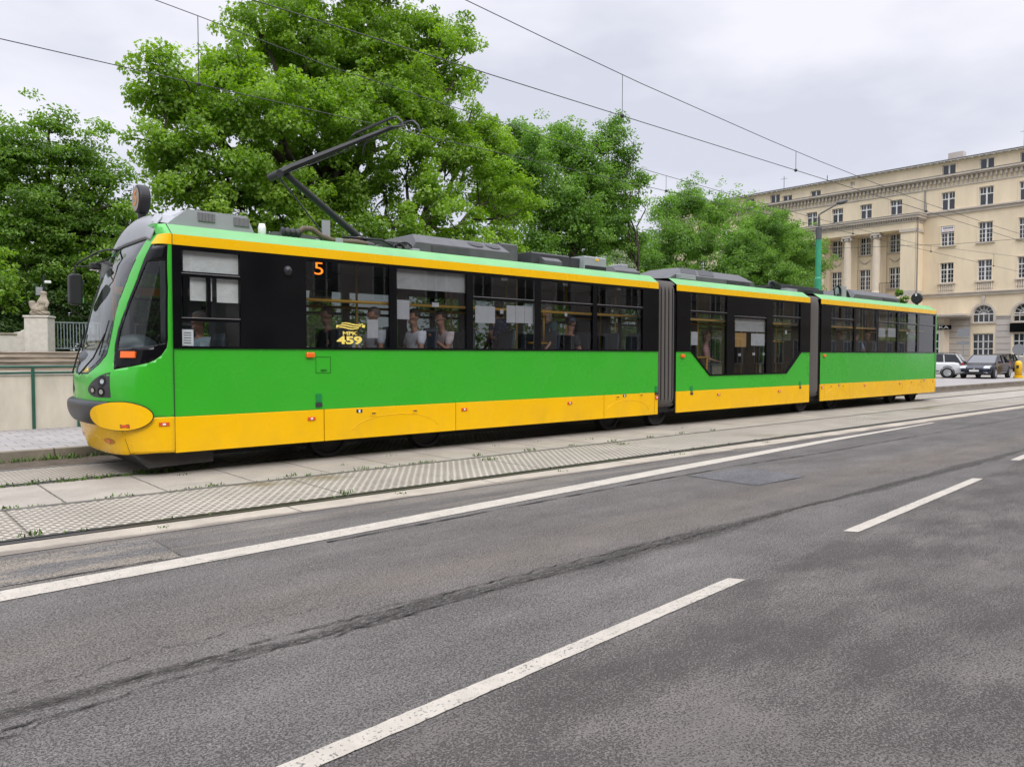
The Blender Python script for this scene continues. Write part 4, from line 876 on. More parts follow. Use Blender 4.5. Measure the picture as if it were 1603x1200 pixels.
def person(label, px, y, floor, face, pose, shirt, skin=None, hair=(.03, .02, .014), hairlen=0, sleeves='short', cap=None, arms='lap', trousers=(.04, .045, .06), glasses=False, lean=0, group=None, X=None, sc=1.0):
    skin = skin or M_skin; X = at(px, 520, Y=y).x if X is None else X
    p = thing('person', label, 'person', (X, y, floor), group, face, local=True); p.scale = (sc, sc, sc)
    sit = pose == 'sit'; hp = .53 if sit else .93                 # pelvis height; local +x is the way the person faces
    L_ = lean
    def tz(h): return (-.02 + L_ * h, hp + h)
    nod, ed = [], []
    def nd(x, yy, z, r, r2=None, to=None):
        nod.append((x, yy, z, r, r2 or r)); i = len(nod) - 1
        if to is not None: ed.append((to, i))
        return i
    a0 = nd(tz(0)[0], 0, tz(0)[1], .125, .15); a1 = nd(tz(.2)[0], 0, tz(.2)[1], .105, .135, a0); a2 = nd(tz(.38)[0], 0, tz(.38)[1], .115, .15, a1)
    nk = nd(tz(.53)[0] + .01, 0, tz(.53)[1], .055, None, a2); ne = nd(tz(.6)[0] + .02, 0, tz(.6)[1], .052, None, nk)
    hx = tz(.7)[0] + .035
    h1 = nd(hx, 0, tz(.66)[1], .072, .068, ne); h2 = nd(hx, 0, tz(.74)[1], .092, .078, h1); h3 = nd(hx - .012, 0, tz(.82)[1], .085, .072, h2); nd(hx - .015, 0, tz(.865)[1], .05, .045, h3)
    no_ = nd(hx + .10, 0, tz(.728)[1], .018, None, h2); nd(hx + .075, 0, tz(.672)[1], .02, None, h1)
    for s_ in (-1, 1): nd(hx - .005, s_ * .082, tz(.735)[1], .018, .012, h2)
    arms_pts = {}
    for s_ in (-1, 1):
        sh = nd(tz(.47)[0], s_ * .17, tz(.46)[1], .062, None, a2)
        if arms == 'lap': el, wr = (tz(.2)[0] + .04, s_ * .24, tz(.19)[1]), (tz(.1)[0] + .27, s_ * .12, tz(.12)[1])
        elif arms == 'raised' and s_ == 1: el, wr = (tz(.2)[0] + .12, s_ * .22, tz(.2)[1]), (tz(.3)[0] + .30, s_ * .15, tz(.36)[1])
        elif arms == 'wheel': el, wr = (tz(.2)[0] + .10, s_ * .25, tz(.18)[1]), (tz(.1)[0] + .36, s_ * .2, tz(.22)[1])
        elif arms == 'down': el, wr = (tz(.15)[0] + .02, s_ * .23, tz(.16)[1]), (tz(0)[0] + .16, s_ * .2, tz(.0)[1])
        else: el, wr = (tz(.2)[0] + .04, s_ * .24, tz(.19)[1]), (tz(.1)[0] + .27, s_ * .1, tz(.14)[1])
        e_ = nd(*el, .045, None, sh); w_ = nd(*wr, .03, None, e_)
        d = Vector(wr) - Vector(el); d.normalize(); pm = Vector(wr) + d * .055; pl = nd(*pm, .036, .02, w_)
        sd_ = Vector((0, 1, 0)); upv = d.cross(sd_)
        for k, (o_, l_) in enumerate(((-.03, .062), (-.01, .075), (.01, .078), (.03, .066))):
            q = pm + d * .04 + sd_ * o_; f1 = nd(*q, .010, None, pl); q2 = q + d * l_ * .5 + upv * .008; f2 = nd(*q2, .009, None, f1); q3 = q2 + d * l_ * .35 + upv * .025; nd(*q3, .008, None, f2)
        t1 = Vector(wr) + d * .035 + sd_ * (-s_ * .038); i1 = nd(*t1, .011, None, pl); t2 = t1 + d * .04 + sd_ * (-s_ * .016); nd(*t2, .009, None, i1)
        arms_pts[s_] = ((tz(.47)[0], s_ * .17, tz(.46)[1]), el, wr)
    legs = {}
    for s_ in (-1, 1):
        hpt = (.0, s_ * .1, hp - .04)
        if sit: kn, an, to = (.42, s_ * .12, hp - .03), (.43, s_ * .12, .1), (.58, s_ * .13, .04)
        else: kn, an, to = (.03, s_ * .1, .5), (-.02, s_ * .1, .09), (.15, s_ * .12, .04)
        a_ = nd(*hpt, .095, None, a0); b_ = nd(*kn, .062, None, a_); c_ = nd(*an, .042, None, b_); nd(*to, .04, .03, c_); legs[s_] = (hpt, kn, an)
    skinned('body', nod, ed, skin, p)
    # clothing follows the body
    sn, se = [], []
    def sn_(x, yy, z, r, r2=None, to=None):
        sn.append((x, yy, z, r, r2 or r)); i = len(sn) - 1
        if to is not None: se.append((to, i))
        return i
    b0 = sn_(tz(-.03)[0], 0, tz(-.03)[1], .14, .17); b1 = sn_(tz(.2)[0], 0, tz(.2)[1], .122, .155, b0); b2 = sn_(tz(.38)[0], 0, tz(.38)[1], .13, .165, b1); sn_(tz(.5)[0], 0, tz(.495)[1], .075, .08, b2)
    for s_ in (-1, 1):
        sh, el, wr = arms_pts[s_]; i = sn_(*sh, .078, None, b2); f = .72 if sleeves == 'short' else 1
        m_ = Vector(sh).lerp(Vector(el), f); j = sn_(*m_, .064 if f < 1 else .058, None, i)
        if sleeves == 'long': sn_(*Vector(el).lerp(Vector(wr), .95), .042, None, j)
    skinned('shirt', sn, se, shirt, p)
    tn, te = [(0, 0, hp - .0, .135, .165)], []
    for s_ in (-1, 1):
        hpt, kn, an = legs[s_]; k = len(tn); tn += [(*hpt, .108), (*kn, .078), (an[0], an[1], an[2] + .03, .062)]; te += [(0, k), (k, k + 1), (k + 1, k + 2)]
    skinned('trousers', tn, te, cloth('trouser_cloth', trousers), p)
    hb = MB(); c = (hx - .022, 0, tz(.795)[1]); hb.ell(c, (.112, .095, .098), 16, 10)
    for i_, v in enumerate(hb.v):                      # hair line: cut away in front of the face
        if v[0] > hx + .035 and v[2] < c[2] + .03: hb.v[i_] = (hx + .02, v[1] * .85, max(v[2], c[2] - .02))
    if hairlen: hb.ell((hx - .06, 0, tz(.70)[1] - hairlen * .5), (.06, .09, .08 + hairlen * .5), 12, 8)
    hm = mat('hair', hair, .75, var=.3, scale=30)
    if cap:
        cm = cloth('cap_cloth', cap, .5, ('v', 30, (.5, .52, .56))); hb2 = MB(); hb2.ell((hx - .012, 0, tz(.81)[1]), (.115, .1, .09), 14, 8); hb2.prism([(hx + .04, -.08), (hx + .16, -.06), (hx + .18, 0), (hx + .16, .06), (hx + .04, .08)], 'z', tz(.81)[1], tz(.81)[1] + .015); hb2.build('cap', cm, p, smooth=True)
    hb.build('hair', hm, p, smooth=True)
    for s_ in (-1, 1):
        MB().ell((hx + .088, s_ * .032, tz(.755)[1]), (.01, .014, .008), 8, 6).build('eye', M_hair, p)
    MB().ell((hx + .087, 0, tz(.693)[1]), (.008, .024, .006), 8, 5).build('mouth', mat('lips', (.28, .1, .08), .6), p)
    if glasses:
        gb = MB()
        for s_ in (-1, 1): gb.tube([(hx + .1, s_ * .034 + .024 * math.cos(t), tz(.755)[1] + .017 * math.sin(t)) for t in np.linspace(0, 5.6, 9)], .004, 4, close=True)
        gb.build('glasses', M_dark, p)
    return p
PI = math.pi
person('tram driver in a pale blue shirt at the front cab desk', 312, 10.95, .75, PI, 'sit', cloth('pale_blue_shirt', (.34, .44, .50)), hair=(.25, .22, .2), arms='wheel')
person('seated passenger in white sleeves beside the gold number on the glass', 585, 10.62, .9, PI, 'sit', cloth('white_blouse', (.62, .64, .70)), arms='lap', hair=(.2, .17, .14))
person('seated man in a white v-neck shirt behind the hanging paper sheet', 648, 10.6, .9, PI, 'sit', cloth('white_shirt', (.74, .76, .84)), arms='lap', hair=(.05, .04, .03))
pm_ = cloth('pinkish_shirt', (.66, .56, .56), .3)
person('seated man in a faded pink and white shirt raising one hand', 698, 10.62, .9, PI, 'sit', pm_, arms='raised', hair=(.04, .03, .02), lean=.15)
person('dark-clothed passenger seated under the lit route number', 512, 11.0, .9, PI, 'sit', cloth('dark_jacket', (.025, .024, .028)), sleeves='long', arms='lap')
person('standing passenger in a navy dress with white dots behind the paper notices', 781, 11.0, .9, PI / 2, 'stand', cloth('navy_dots', (.02, .03, .10), .2, ('v', 22, (.4, .42, .5))), arms='down', hair=(.05, .03, .02), hairlen=.1, sc=.93)
person('standing woman in dark teal with a pale patterned headscarf', 856, 10.75, .9, PI, 'stand', cloth('teal_top', (.03, .09, .11)), skin=M_skin2, hair=(.32, .33, .36), hairlen=.12, arms='down', sc=.9)
person('seated passenger in a blue camouflage cap with white cords', 893, 10.62, .9, 0, 'sit', cloth('dark_top', (.03, .035, .04)), cap=(.12, .15, .22), arms='lap')
person('standing woman in a red and white striped shirt with glasses', 1106, 10.85, .38, -PI / 3, 'stand', cloth('striped_shirt', (.62, .10, .12), .1, ('z', 26, (.75, .7, .7))), skin=M_skin2, hair=(.10, .05, .03), hairlen=.06, glasses=True, arms='lap', trousers=(.2, .21, .24), sc=.98)
person('seated passenger with a grey strapped shirt in the rear section', 1358, 10.62, .9, PI, 'sit', cloth('grey_shirt', (.30, .32, .35)), hair=(.12, .08, .05))
person('seated passenger in pale blue near the window post of the rear section', 1340, 10.65, .9, 0, 'sit', cloth('sky_shirt', (.40, .46, .55)), hair=(.05, .04, .03))
person('passenger in white at the first window of the rear section', 1313, 11.2, .9, PI, 'sit', cloth('off_white_shirt', (.5, .48, .48)), hair=(.03, .02, .02))
# ================================================================== LEFT: PARAPET, STEPS, GATE
rw = thing('parapet_wall', 'pale rendered parapet wall with green railing along the tram platform', 'parapet', (6, 17.0, .15))
M_render = mat('pale_render', (.60, .54, .44), .8, var=.2, scale=2.2, stretch=(1, 1, .35), bump=.004, bscale=30)
MB().box((-14, 17.0, .1), (30, 17.22, 1.185)).build('wall', M_render, rw, bevel=.01)
M_rgreen = mat('railing_green', (.018, .085, .055), .45, var=.25, scale=4)
tb = MB(); tb.tube([(-14, 16.96, 1.335), (30, 16.96, 1.335)], .026, 8); tb.build('handrail', M_rgreen, rw, smooth=True)
tb = MB(); tb.tube([(-14, 16.96, 1.22), (30, 16.96, 1.22)], .024, 8); tb.build('handrail', M_rgreen, rw, smooth=True)
for k in range(-15, 28, 1):
    x = 2.76 + k * .765 * (1 if 1 else 0)
    if x < 20: MB().box((x - .026, 16.93, .148), (x + .026, 16.985, 1.33)).build('railing_post', M_rgreen, rw)
M_stone = mat('weathered_stone', (.34, .29, .225), .9, var=.45, scale=1.4, bump=.02, bscale=12)
M_stained = mat('stained_steps', (.40, .34, .275), .9, var=.75, scale=1.3, stretch=(.45, 1, 7), bump=.02, bscale=9)
st = MB()
for k in range(9): st.box((-12, 30.4 + k * .36, .1), (12.5, 34.4, .27 + k * .172)); st.box((-12.03, 30.35 + k * .36, .265 + k * .172), (12.53, 34.4, .32 + k * .172))
tag(st.build('stone_steps', M_stained, bevel=.02), 'wide weathered stone steps rising behind the pale parapet', 'steps')
tag(MB().box((-60, 34.0, .0), (14, 90, 1.70)).build('park_terrace', M_earth), kind='structure'); tag(MB().box((14, 26.0, .0), (60, 90, .30)).build('park_lawn', M_earth), kind='structure')
# pier with sculpture, turned a little to the left
M_pierst = mat('pier_stone', (.62, .575, .51), .85, var=.15, scale=5, bump=.008, bscale=40)
p0 = at(63, 549, Y=35.8)
gp = thing('gate_pier', 'pale stone gate pier crowned by a seated figure group', 'gate pier', (p0.x, 35.8, 1.7), None, rad(-28), local=True)
MB().box((-.42, -.42, 0), (.42, .42, 1.36)).build('pier', M_pierst, gp, bevel=.02)
MB().box((-.46, -.46, 1.36), (.46, .46, 1.44)).build('cap_slab', M_pierst, gp, bevel=.02)
sc_ = skinned('sculpture', [(.0, 0, 1.48, .38, .3), (.08, 0, 1.68, .26, .2), (.16, 0, 1.9, .17, .16), (.17, 0, 2.10, .2, .2), (.17, 0, 2.24, .09), (.16, 0, 2.36, .15), (.17, 0, 2.44, .10), (-.2, -.05, 1.75, .16), (-.24, -.05, 1.93, .14), (-.24, -.05, 2.06, .13), (.34, -.12, 1.95, .07), (.3, -.2, 1.75, .06), (-.05, -.18, 1.8, .07), (.02, -.28, 1.58, .12), (-.36, 0, 1.55, .15), (.4, 0, 1.56, .12)],
    [(0, 1), (1, 2), (2, 3), (3, 4), (4, 5), (5, 6), (1, 7), (7, 8), (8, 9), (3, 10), (10, 11), (3, 12), (12, 13), (0, 14), (0, 15)], M_stone, gp)
wl = thing('curved_stone_wall', 'low pale stone wall sweeping up to the gate pier', 'wall', (4, 35.9, 1.7))
prof = [(-14, 1.7), (p0.x - .36, 1.7), (p0.x - .36, 2.86), (p0.x - .42, 2.70), (p0.x - .52, 2.58), (p0.x - .66, 2.5), (p0.x - .86, 2.46), (p0.x - .87, 2.36), (-14, 2.36)]
MB().prism(prof, 'y', 35.7, 36.05).build('wall', M_pierst, wl, bevel=.015); MB().box((-14, 35.66, 2.36), (p0.x - .80, 36.1, 2.44)).build('coping', M_stone, wl, bevel=.01)
gt = thing('metal_gate', 'grey metal bar gate beside the stone pier', 'gate', (7.5, 36.4, 1.7))
M_gate = mat('gate_grey', (.22, .26, .27), .5, var=.15)
x0, x1 = p0.x + .55, p0.x + 3.9
for k, x in enumerate((x0, x0 + 1.5, x0 + 3.0)): MB().box((x - .035, 36.36, 1.7), (x + .035, 36.44, 3.0)).build('gate_post', M_gate, gt)
MB().box((x0, 36.38, 2.9), (x1, 36.42, 2.95)).box((x0, 36.38, 1.82), (x1, 36.42, 1.87)).build('gate_rail', M_gate, gt)
bb = MB()
for k in range(28): x = x0 + .08 + k * .115; bb.box((x - .016, 36.385, 1.84), (x + .016, 36.415, 2.86 if k % 2 else 2.92))
bb.build('gate_bars', M_gate, gt); MB().box((x0 + 1.42, 36.33, 2.3), (x0 + 1.6, 36.37, 2.46)).build('lock_case', M_dark, gt)
cp = at(69, 465, Y=38); cc = thing('camera_pole', 'slim pole with a white camera and grey box behind the sculpture', 'camera pole', (cp.x, 38, 1.7))
MB().cyl((cp.x, 38, 1.7), (cp.x, 38, 5.0), .05, .04).build('pole', M_dark, cc); MB().box((cp.x - .32, 37.8, 4.1), (cp.x - .08, 38, 4.45)).build('equipment_box', M_rooflt, cc, bevel=.02)
MB().box((cp.x + .0, 37.75, 4.62), (cp.x + .24, 37.95, 4.74)).build('camera_housing', M_white, cc, bevel=.03)

# ================================================================== THE BUILDING across the square
XBD = 80.0
bd = thing('apartment_building', 'long cream palace-like block with columned portico and arched ground floor', 'building', (80.5, 36, .15))
M_cream = mat('cream_plaster', (.76, .64, .455), .85, var=.13, scale=.7, stretch=(1, 1, .3), bump=.004, bscale=20)
M_stonegrey = mat('grey_stucco', (.50, .455, .41), .85, var=.12, scale=.8)
M_trim = mat('trim_stone', (.52, .465, .395), .8, var=.15, scale=1.2); M_colm = mat('column_stone', (.66, .57, .45), .8, var=.08, scale=2)
M_wframe = mat('window_white', (.72, .71, .68), .5)
def fac(o): return lambda y, z: (XBD - o, y, z)
holes = []; WINS = []
def win(y, z0, z1, wd=1.18, x=XBD, hole=True, kind='cross'):
    if hole: holes.append(rect(y - wd / 2, y + wd / 2, z0, z1))
    WINS.append((y, z0, z1, wd, x, kind))
YW = [27.96, 24.73, 21.5, 18.27, 15.04]                        # bays of the right wing
YP = [32.76, 35.75, 38.75, 41.6]                               # bays behind the portico
YL = [46.0, 49.2, 52.4, 55.6]
for y in YW + YL: win(y, 15.42, 17.12); win(y, 12.02, 13.9, kind='tall'); win(y, 8.5, 10.42, kind='tall'); win(y, 18.78, 19.72, 1.2, kind='attic')
for y in YP: win(y, 15.62, 17.08)
for y in YP: win(y, 11.88, 13.7, 1.1, 80.0, True, 'tall'); win(y, 8.3, 10.4, 1.1, 80.0, True, 'tall')
for y in (41.2, 44.5): win(y, 18.80, 19.38, 1.15, kind='attic')
win(37.2, 19.2, 19.65, .42, kind='plain')
YA = [24.76, 21.45, 18.14]
arch = lambda cy, r, z0, zc, n=16: [(cy - r, z0), (cy + r, z0)] + [(cy + r * math.cos(t), zc + r * math.sin(t)) for t in np.linspace(0, math.pi, n)]
for y in YA: holes.append(arch(y, .85, 4.62, 5.38)); holes.append(rect(y - .85, y + .85, 1.5, 3.6))
patch('facade_wall', rect(9, 62, .1, 20.0), holes, fac(0), [M_cream], bd, thick=.25, offs=0)
MB().box((XBD + .6, 9, .1), (XBD + 14, 62, 20.0)).build('core', M_stonegrey, bd)
MB().prism([(XBD - .55, 20.0), (XBD - .55, 20.12), (XBD + .3, 20.22), (XBD + 8, 21.6), (XBD + 15, 20.2), (XBD + 15, 20.0)], 'y', 8.8, 62.2).build('roof', mat('roof_sheet', (.11, .10, .095), .6, var=.2), bd)
rb_ = MB()
for k in range(88): y = 9 + k * .6; rb_.box((XBD - .52, y, 19.9), (XBD - .13, y + .1, 19.995))
rb_.box((XBD - .56, 8.9, 19.98), (XBD - .1, 62, 20.003)); rb_.build('eaves', M_wframe, bd)
# rusticated grey ground floor
patch('ground_storey', rect(9, 62, .1, 5.13), [rect(y - 1.02, y + 1.02, 1.44, 5.119) for y in YA], fac(.14), [M_stonegrey], bd)
mat('joint_shadow', (.17, .15, .13), .9)
for a, b_ in ((25.9, 29.9), (22.55, 23.65), (19.25, 20.34), (9, 17.0)):
    gv = MB()
    for k in range(8): z = .95 + k * .56; gv.box((XBD - .146, a, z), (XBD - .138, b_, z + .045))
    gv.build('joint_lines', MATS['joint_shadow'], bd)
for y in YA:                                                 # infill panel between arch and shop window, architraves
    MB().box((XBD - .10, y - 1.02, 3.62), (XBD - .02, y + 1.02, 4.5)).build('infill_panel', M_stonegrey, bd)
    MB().box((XBD - .26, y - 1.05, 4.5), (XBD - .0, y + 1.05, 4.61)).build('sill', M_trim, bd)
    a = MB(); n = 20
    for r0, r1, xo in ((.86, 1.05, .24),):
        vs = []
        for t in np.linspace(0, math.pi, n):
            for r in (r0, r1):
                for xx in (XBD - xo, XBD): vs.append((xx, y + r * math.cos(t), 5.38 + r * math.sin(t)))
        fs = []
        for i in range(n - 1): b0 = i * 4; fs += [(b0, b0 + 2, b0 + 6, b0 + 4), (b0 + 2, b0 + 3, b0 + 7, b0 + 6), (b0 + 1, b0, b0 + 4, b0 + 5)]
        a.add(vs, fs)
    for s_ in (-1, 1): a.box((XBD - .24, y + s_ * .86, 4.62), (XBD, y + s_ * 1.05, 5.38))
    a.build('arch_moulding', M_trim, bd)
    MB().prism([(y - .1, 6.42), (y + .1, 6.42), (y + .16, 7.1), (y - .16, 7.1)], 'x', XBD - .25, XBD).build('keystone', M_trim, bd)
    f = MB(); xo = XBD + .02
    f.box((xo, y - .85, 5.34), (xo + .06, y + .85, 5.44)); f.box((xo, y - .85, 4.62), (xo + .06, y + .85, 4.68))
    for k in range(-1, 2): f.box((xo, y + k * .43 - .035, 4.62), (xo + .06, y + k * .43 + .035, 5.38))
    for t in np.linspace(0, math.pi, 7)[1:-1]: f.tube([(xo + .03, y + .0 * math.cos(t), 5.4), (xo + .03, y + .84 * math.cos(t), 5.4 + .84 * math.sin(t))], .026, 4)
    f.tube([(xo + .03, y + .42 * math.cos(t), 5.4 + .42 * math.sin(t)) for t in np.linspace(0, math.pi, 12)], .026, 4); f.tube([(xo + .03, y + .83 * math.cos(t), 5.4 + .83 * math.sin(t)) for t in np.linspace(0, math.pi, 16)], .04, 4)
    w_ = f.build('arched_window', M_wframe, bd); MB().add([(xo + .08, y - .86, 4.6), (xo + .08, y + .86, 4.6), (xo + .08, y + .86, 6.25), (xo + .08, y - .86, 6.25)], [(0, 1, 2, 3)]).build('pane', M_bglass, w_)
    f = MB()
    for k in range(5): f.box((xo, y - .85 + k * .425 - (.06 if k == 2 else .035), 1.5), (xo + .06, y - .85 + k * .425 + (.06 if k == 2 else .035), 3.6))
    for z in (1.53, 2.18, 2.86, 3.55): f.box((xo, y - .85, z - .04), (xo + .06, y + .85, z + .04))
    w_ = f.build('shop_window', M_wframe, bd); MB().add([(xo + .08, y - .86, 1.48), (xo + .08, y + .86, 1.48), (xo + .08, y + .86, 3.62), (xo + .08, y - .86, 3.62)], [(0, 1, 2, 3)]).build('pane', M_bglass, w_)
MB().box((XBD - .22, 9, 5.125), (XBD - .12, 23.68, 5.25)).box((XBD - .22, 25.84, 5.125), (XBD - .12, 30, 5.25)).build('impost_band', M_trim, bd)
MB().box((XBD - .28, 8.9, 7.16), (XBD - .01, 62, 7.52)).box((XBD - .4, 8.9, 7.42), (XBD - .01, 62, 7.5)).build('string_course', M_trim, bd)
MB().box((XBD - .26, 8.9, 14.95), (XBD - .01, 30.1, 15.30)).box((XBD - .42, 8.9, 15.25), (XBD - .01, 30.1, 15.38)).build('string_course', M_trim, bd)
co = MB(); co.box((XBD - .62, 8.8, 18.52), (XBD - .01, 62, 18.70)); co.box((XBD - .45, 8.8, 18.40), (XBD - .01, 62, 18.52)); co.box((XBD - .12, 8.8, 17.62), (XBD - .01, 62, 18.4)); co.box((XBD - .2, 8.8, 17.55), (XBD - .01, 62, 17.68))
for k in range(132): y = 9 + k * .4; co.box((XBD - .36, y, 18.02), (XBD - .118, y + .18, 18.38)); co.box((XBD - .2, y + .02, 17.74), (XBD - .118, y + .16, 18.02))
co.build('cornice', M_trim, bd); MB().box((XBD - .64, 8.8, 18.70), (XBD + .0, 62, 18.73)).build('cornice_flashing', M_dark, bd)
# windows: white frames and panes, shared meshes
proto = {}
def window_thing(y, z0, z1, wd, x, kind):
    k = (kind, round(z1 - z0, 2), wd)
    if k not in proto:
        h = z1 - z0; hold = OFF.pop(bd.name, None); OFF[bd.name] = Vector((0, 0, 0))
        f = MB(); t = .065; X1 = .14
        f.box((X1, -wd / 2, 0), (X1 + .07, wd / 2, t)); f.box((X1, -wd / 2, h - t), (X1 + .07, wd / 2, h)); f.box((X1, -wd / 2, 0), (X1 + .07, -wd / 2 + t, h)); f.box((X1, wd / 2 - t, 0), (X1 + .07, wd / 2, h)); f.box((X1 - .01, -.065, 0), (X1 + .06, .065, h))
        if kind in ('cross', 'tall'):
            zt = h * (.66 if kind == 'tall' else .62); f.box((X1 - .012, -wd / 2, zt - .05), (X1 + .06, wd / 2, zt + .05))
            for s_ in (-1, 1):
                yq = s_ * (wd / 4 + .01); f.box((X1 + .01, yq - .02, 0 if kind == 'tall' else zt), (X1 + .05, yq + .02, h))
            if kind == 'tall':
                for z in (zt / 3, zt * 2 / 3): f.box((X1 + .012, -wd / 2, z - .02), (X1 + .048, wd / 2, z + .02))
        o = f.build('window', M_wframe, bd); MB().add([(X1 + .04, -wd / 2, 0), (X1 + .04, wd / 2, 0), (X1 + .04, wd / 2, h), (X1 + .04, -wd / 2, h)], [(0, 1, 2, 3)]).build('pane', M_bglass, o)
        if kind != 'plain':
            s_ = MB(); a = .1; s_.box((-.035, -wd / 2 - a, 0), (.0, -wd / 2, h + .0)); s_.box((-.035, wd / 2, 0), (.0, wd / 2 + a, h)); s_.box((-.04, -wd / 2 - a, h), (.0, wd / 2 + a, h + .11)); s_.build('window_surround', M_cream, o)
            s_ = MB(); s_.box((-.16, -wd / 2 - .2, -.1), (.0, wd / 2 + .2, -.0)); s_.build('sill', M_trim, o)
            r = random.Random(len(proto)); cu = MB(); 
            for s_ in (-1, 1): cu.box((X1 + .09, s_ * wd * .30 - .14, .05), (X1 + .1, s_ * wd * .30 + .14, h * .7))
            cu.build('curtain', M_blind, o)
        OFF[bd.name] = hold; proto[k] = o; o.location = Vector((x - .125, y, z0)) - off(bd); return o
    o = copy_tree(proto[k], bd)
    for ch in o.children:
        if ch.name.startswith('curtain'): ch.scale = (1, random.uniform(.6, 1.35), random.choice([.45, .8, 1, 1, 1.25]))
    o.location = Vector((x - .125, y, z0)) - off(bd); return o
for wdef in WINS: window_thing(*wdef)
# balustrades under the first-floor windows
for y in YW + YL:
    b = MB(); b.box((XBD - .32, y - .8, 8.36), (XBD - .12, y + .8, 8.45)); b.box((XBD - .26, y - .72, 7.53), (XBD - .12, y + .72, 7.62))
    for k in range(8): yy = y - .6 + k * .171; b.lathe([(.05, 7.62), (.04, 7.7), (.07, 7.85), (.035, 8.2), (.05, 8.36)], (XBD - .215, yy, 0), 'z', 6, cap=False)
    b.build('balustrade', M_colm, bd); MB().box((XBD - .147, y - .68, 7.62), (XBD - .137, y + .68, 8.36)).build('niche', M_stonegrey, bd)
# portico: entablature, corner pier, columns
XP = 78.05; YP0 = 30.17; YP1 = 45.5
MB().box((XP, YP0, 13.78), (XBD - .13, YP1, 14.42)).build('entablature', M_cream, bd)
e = MB(); e.box((XP - .08, YP0 - .08, 14.42), (XBD - .13, YP1, 14.62)); e.box((XP - .35, YP0 - .35, 14.78), (XBD - .13, YP1, 15.02)); e.box((XP - .46, YP0 - .46, 15.02), (XBD - .13, YP1, 15.16))
for k in range(66): y = YP0 - .1 + k * .235; e.box((XP - .24, y, 14.62), (XP + .2, y + .12, 14.78))
for k in range(7): x = XP + .2 + k * .24; e.box((x, YP0 - .24, 14.62), (x + .12, YP0 + .1, 14.78))
e.build('portico_cornice', M_trim, bd); MB().box((XP - .48, YP0 - .48, 15.16), (XBD - .13, YP1, 15.19)).build('portico_flashing', M_dark, bd)
MB().box((XP + .3, YP0 + 1.3, 13.70), (XBD - .13, YP1, 13.78)).build('portico_ceiling', M_cream, bd)
MB().box((XP, YP0, 7.85), (XBD - .13, YP0 + 1.38, 13.5)).build('corner_pier', M_cream, bd); MB().box((XP - .1, YP0 - .1, 13.5), (XBD - .13, YP0 + 1.48, 13.778)).build('pier_capital', M_trim, bd); MB().box((XP - .08, YP0 - .08, 7.302), (XBD - .13, YP0 + 1.46, 7.85)).build('pier_base', M_trim, bd)
for y in (34.0, 36.92, 39.85, 42.8):
    c = MB().lathe([(.46, 7.75), (.46, 7.9), (.40, 8.0), (.385, 9.5), (.37, 11.5), (.33, 13.2), (.36, 13.25)], (XP + .42, y, 0), 'z', 20).build('column', M_colm, bd, smooth=False)
    q = MB(); q.box((XP + .42 - .45, y - .45, 13.52), (XP + .42 + .45, y + .45, 13.72)); 
    for s_ in (-1, 1): q.lathe([(.17, -.4), (.14, -.2), (.14, .2), (.17, .4)], (XP + .42, y + s_ * .38, 13.42), 'x', 12)
    q.box((XP + .02, y - .36, 13.3), (XP + .82, y + .36, 13.52)); q.build('capital', M_trim, c)
    MB().box((XBD - .32, y - .45, 7.75), (XBD - .126, y + .45, 13.7)).build('pilaster', M_cream, bd)
for y in YP:
    g = MB(); g.tube([(XBD - .18, y - .55 + 1.1 * t, 11.35 - .35 * math.sin(math.pi * t)) for t in np.linspace(0, 1, 12)], [.02 + .045 * math.sin(math.pi * t) for t in np.linspace(0, 1, 12)], 6); g.build('festoon', M_trim, bd)
MB().box((XP - .1, YP0 - .1, 5.55), (XBD - .13, YP1, 7.3)).build('portico_base', M_cream, bd)
bl = MB(); bl.tube([(XP + .2, 31.6, 8.75), (XP + .2, 33.6, 8.75)], .025, 5)
for k in range(14): bl.tube([(XP + .2, 31.65 + k * .145, 7.75), (XP + .2, 31.65 + k * .145, 8.75)], .014, 4)
bl.build('balcony_railing', M_dark, bd)
dp = MB(); dp.tube([(XBD - .2, 30.02, 17.6), (XBD - .2, 30.02, 15.5)], .07, 6); dp.tube([(XP + .05, 29.98, 15.0), (XP + .05, 29.98, 7.6)], .07, 6); dp.build('downpipe', mat('zinc_pipe', (.23, .22, .21), .5), bd)
MB().box((XBD + .6, 27.0, 20.0), (XBD + 1.4, 28.3, 20.95)).build('chimney', M_stonegrey, bd)
an = MB(); an.tube([(XBD + .2, 21.9, 20.2), (XBD + .2, 21.9, 22.1)], .025, 5); an.tube([(XBD + .2, 21.6, 21.6), (XBD + .2, 22.2, 21.6)], .015, 4); an.tube([(XBD, 45, 20.2), (XBD, 45, 21.6)], .03, 5); an.tube([(XBD, 44.6, 21.3), (XBD, 45.4, 21.3)], .018, 4); an.tube([(XBD, 40, 20.1), (XBD, 40, 20.8)], .04, 5); an.build('aerial', M_dark, bd)
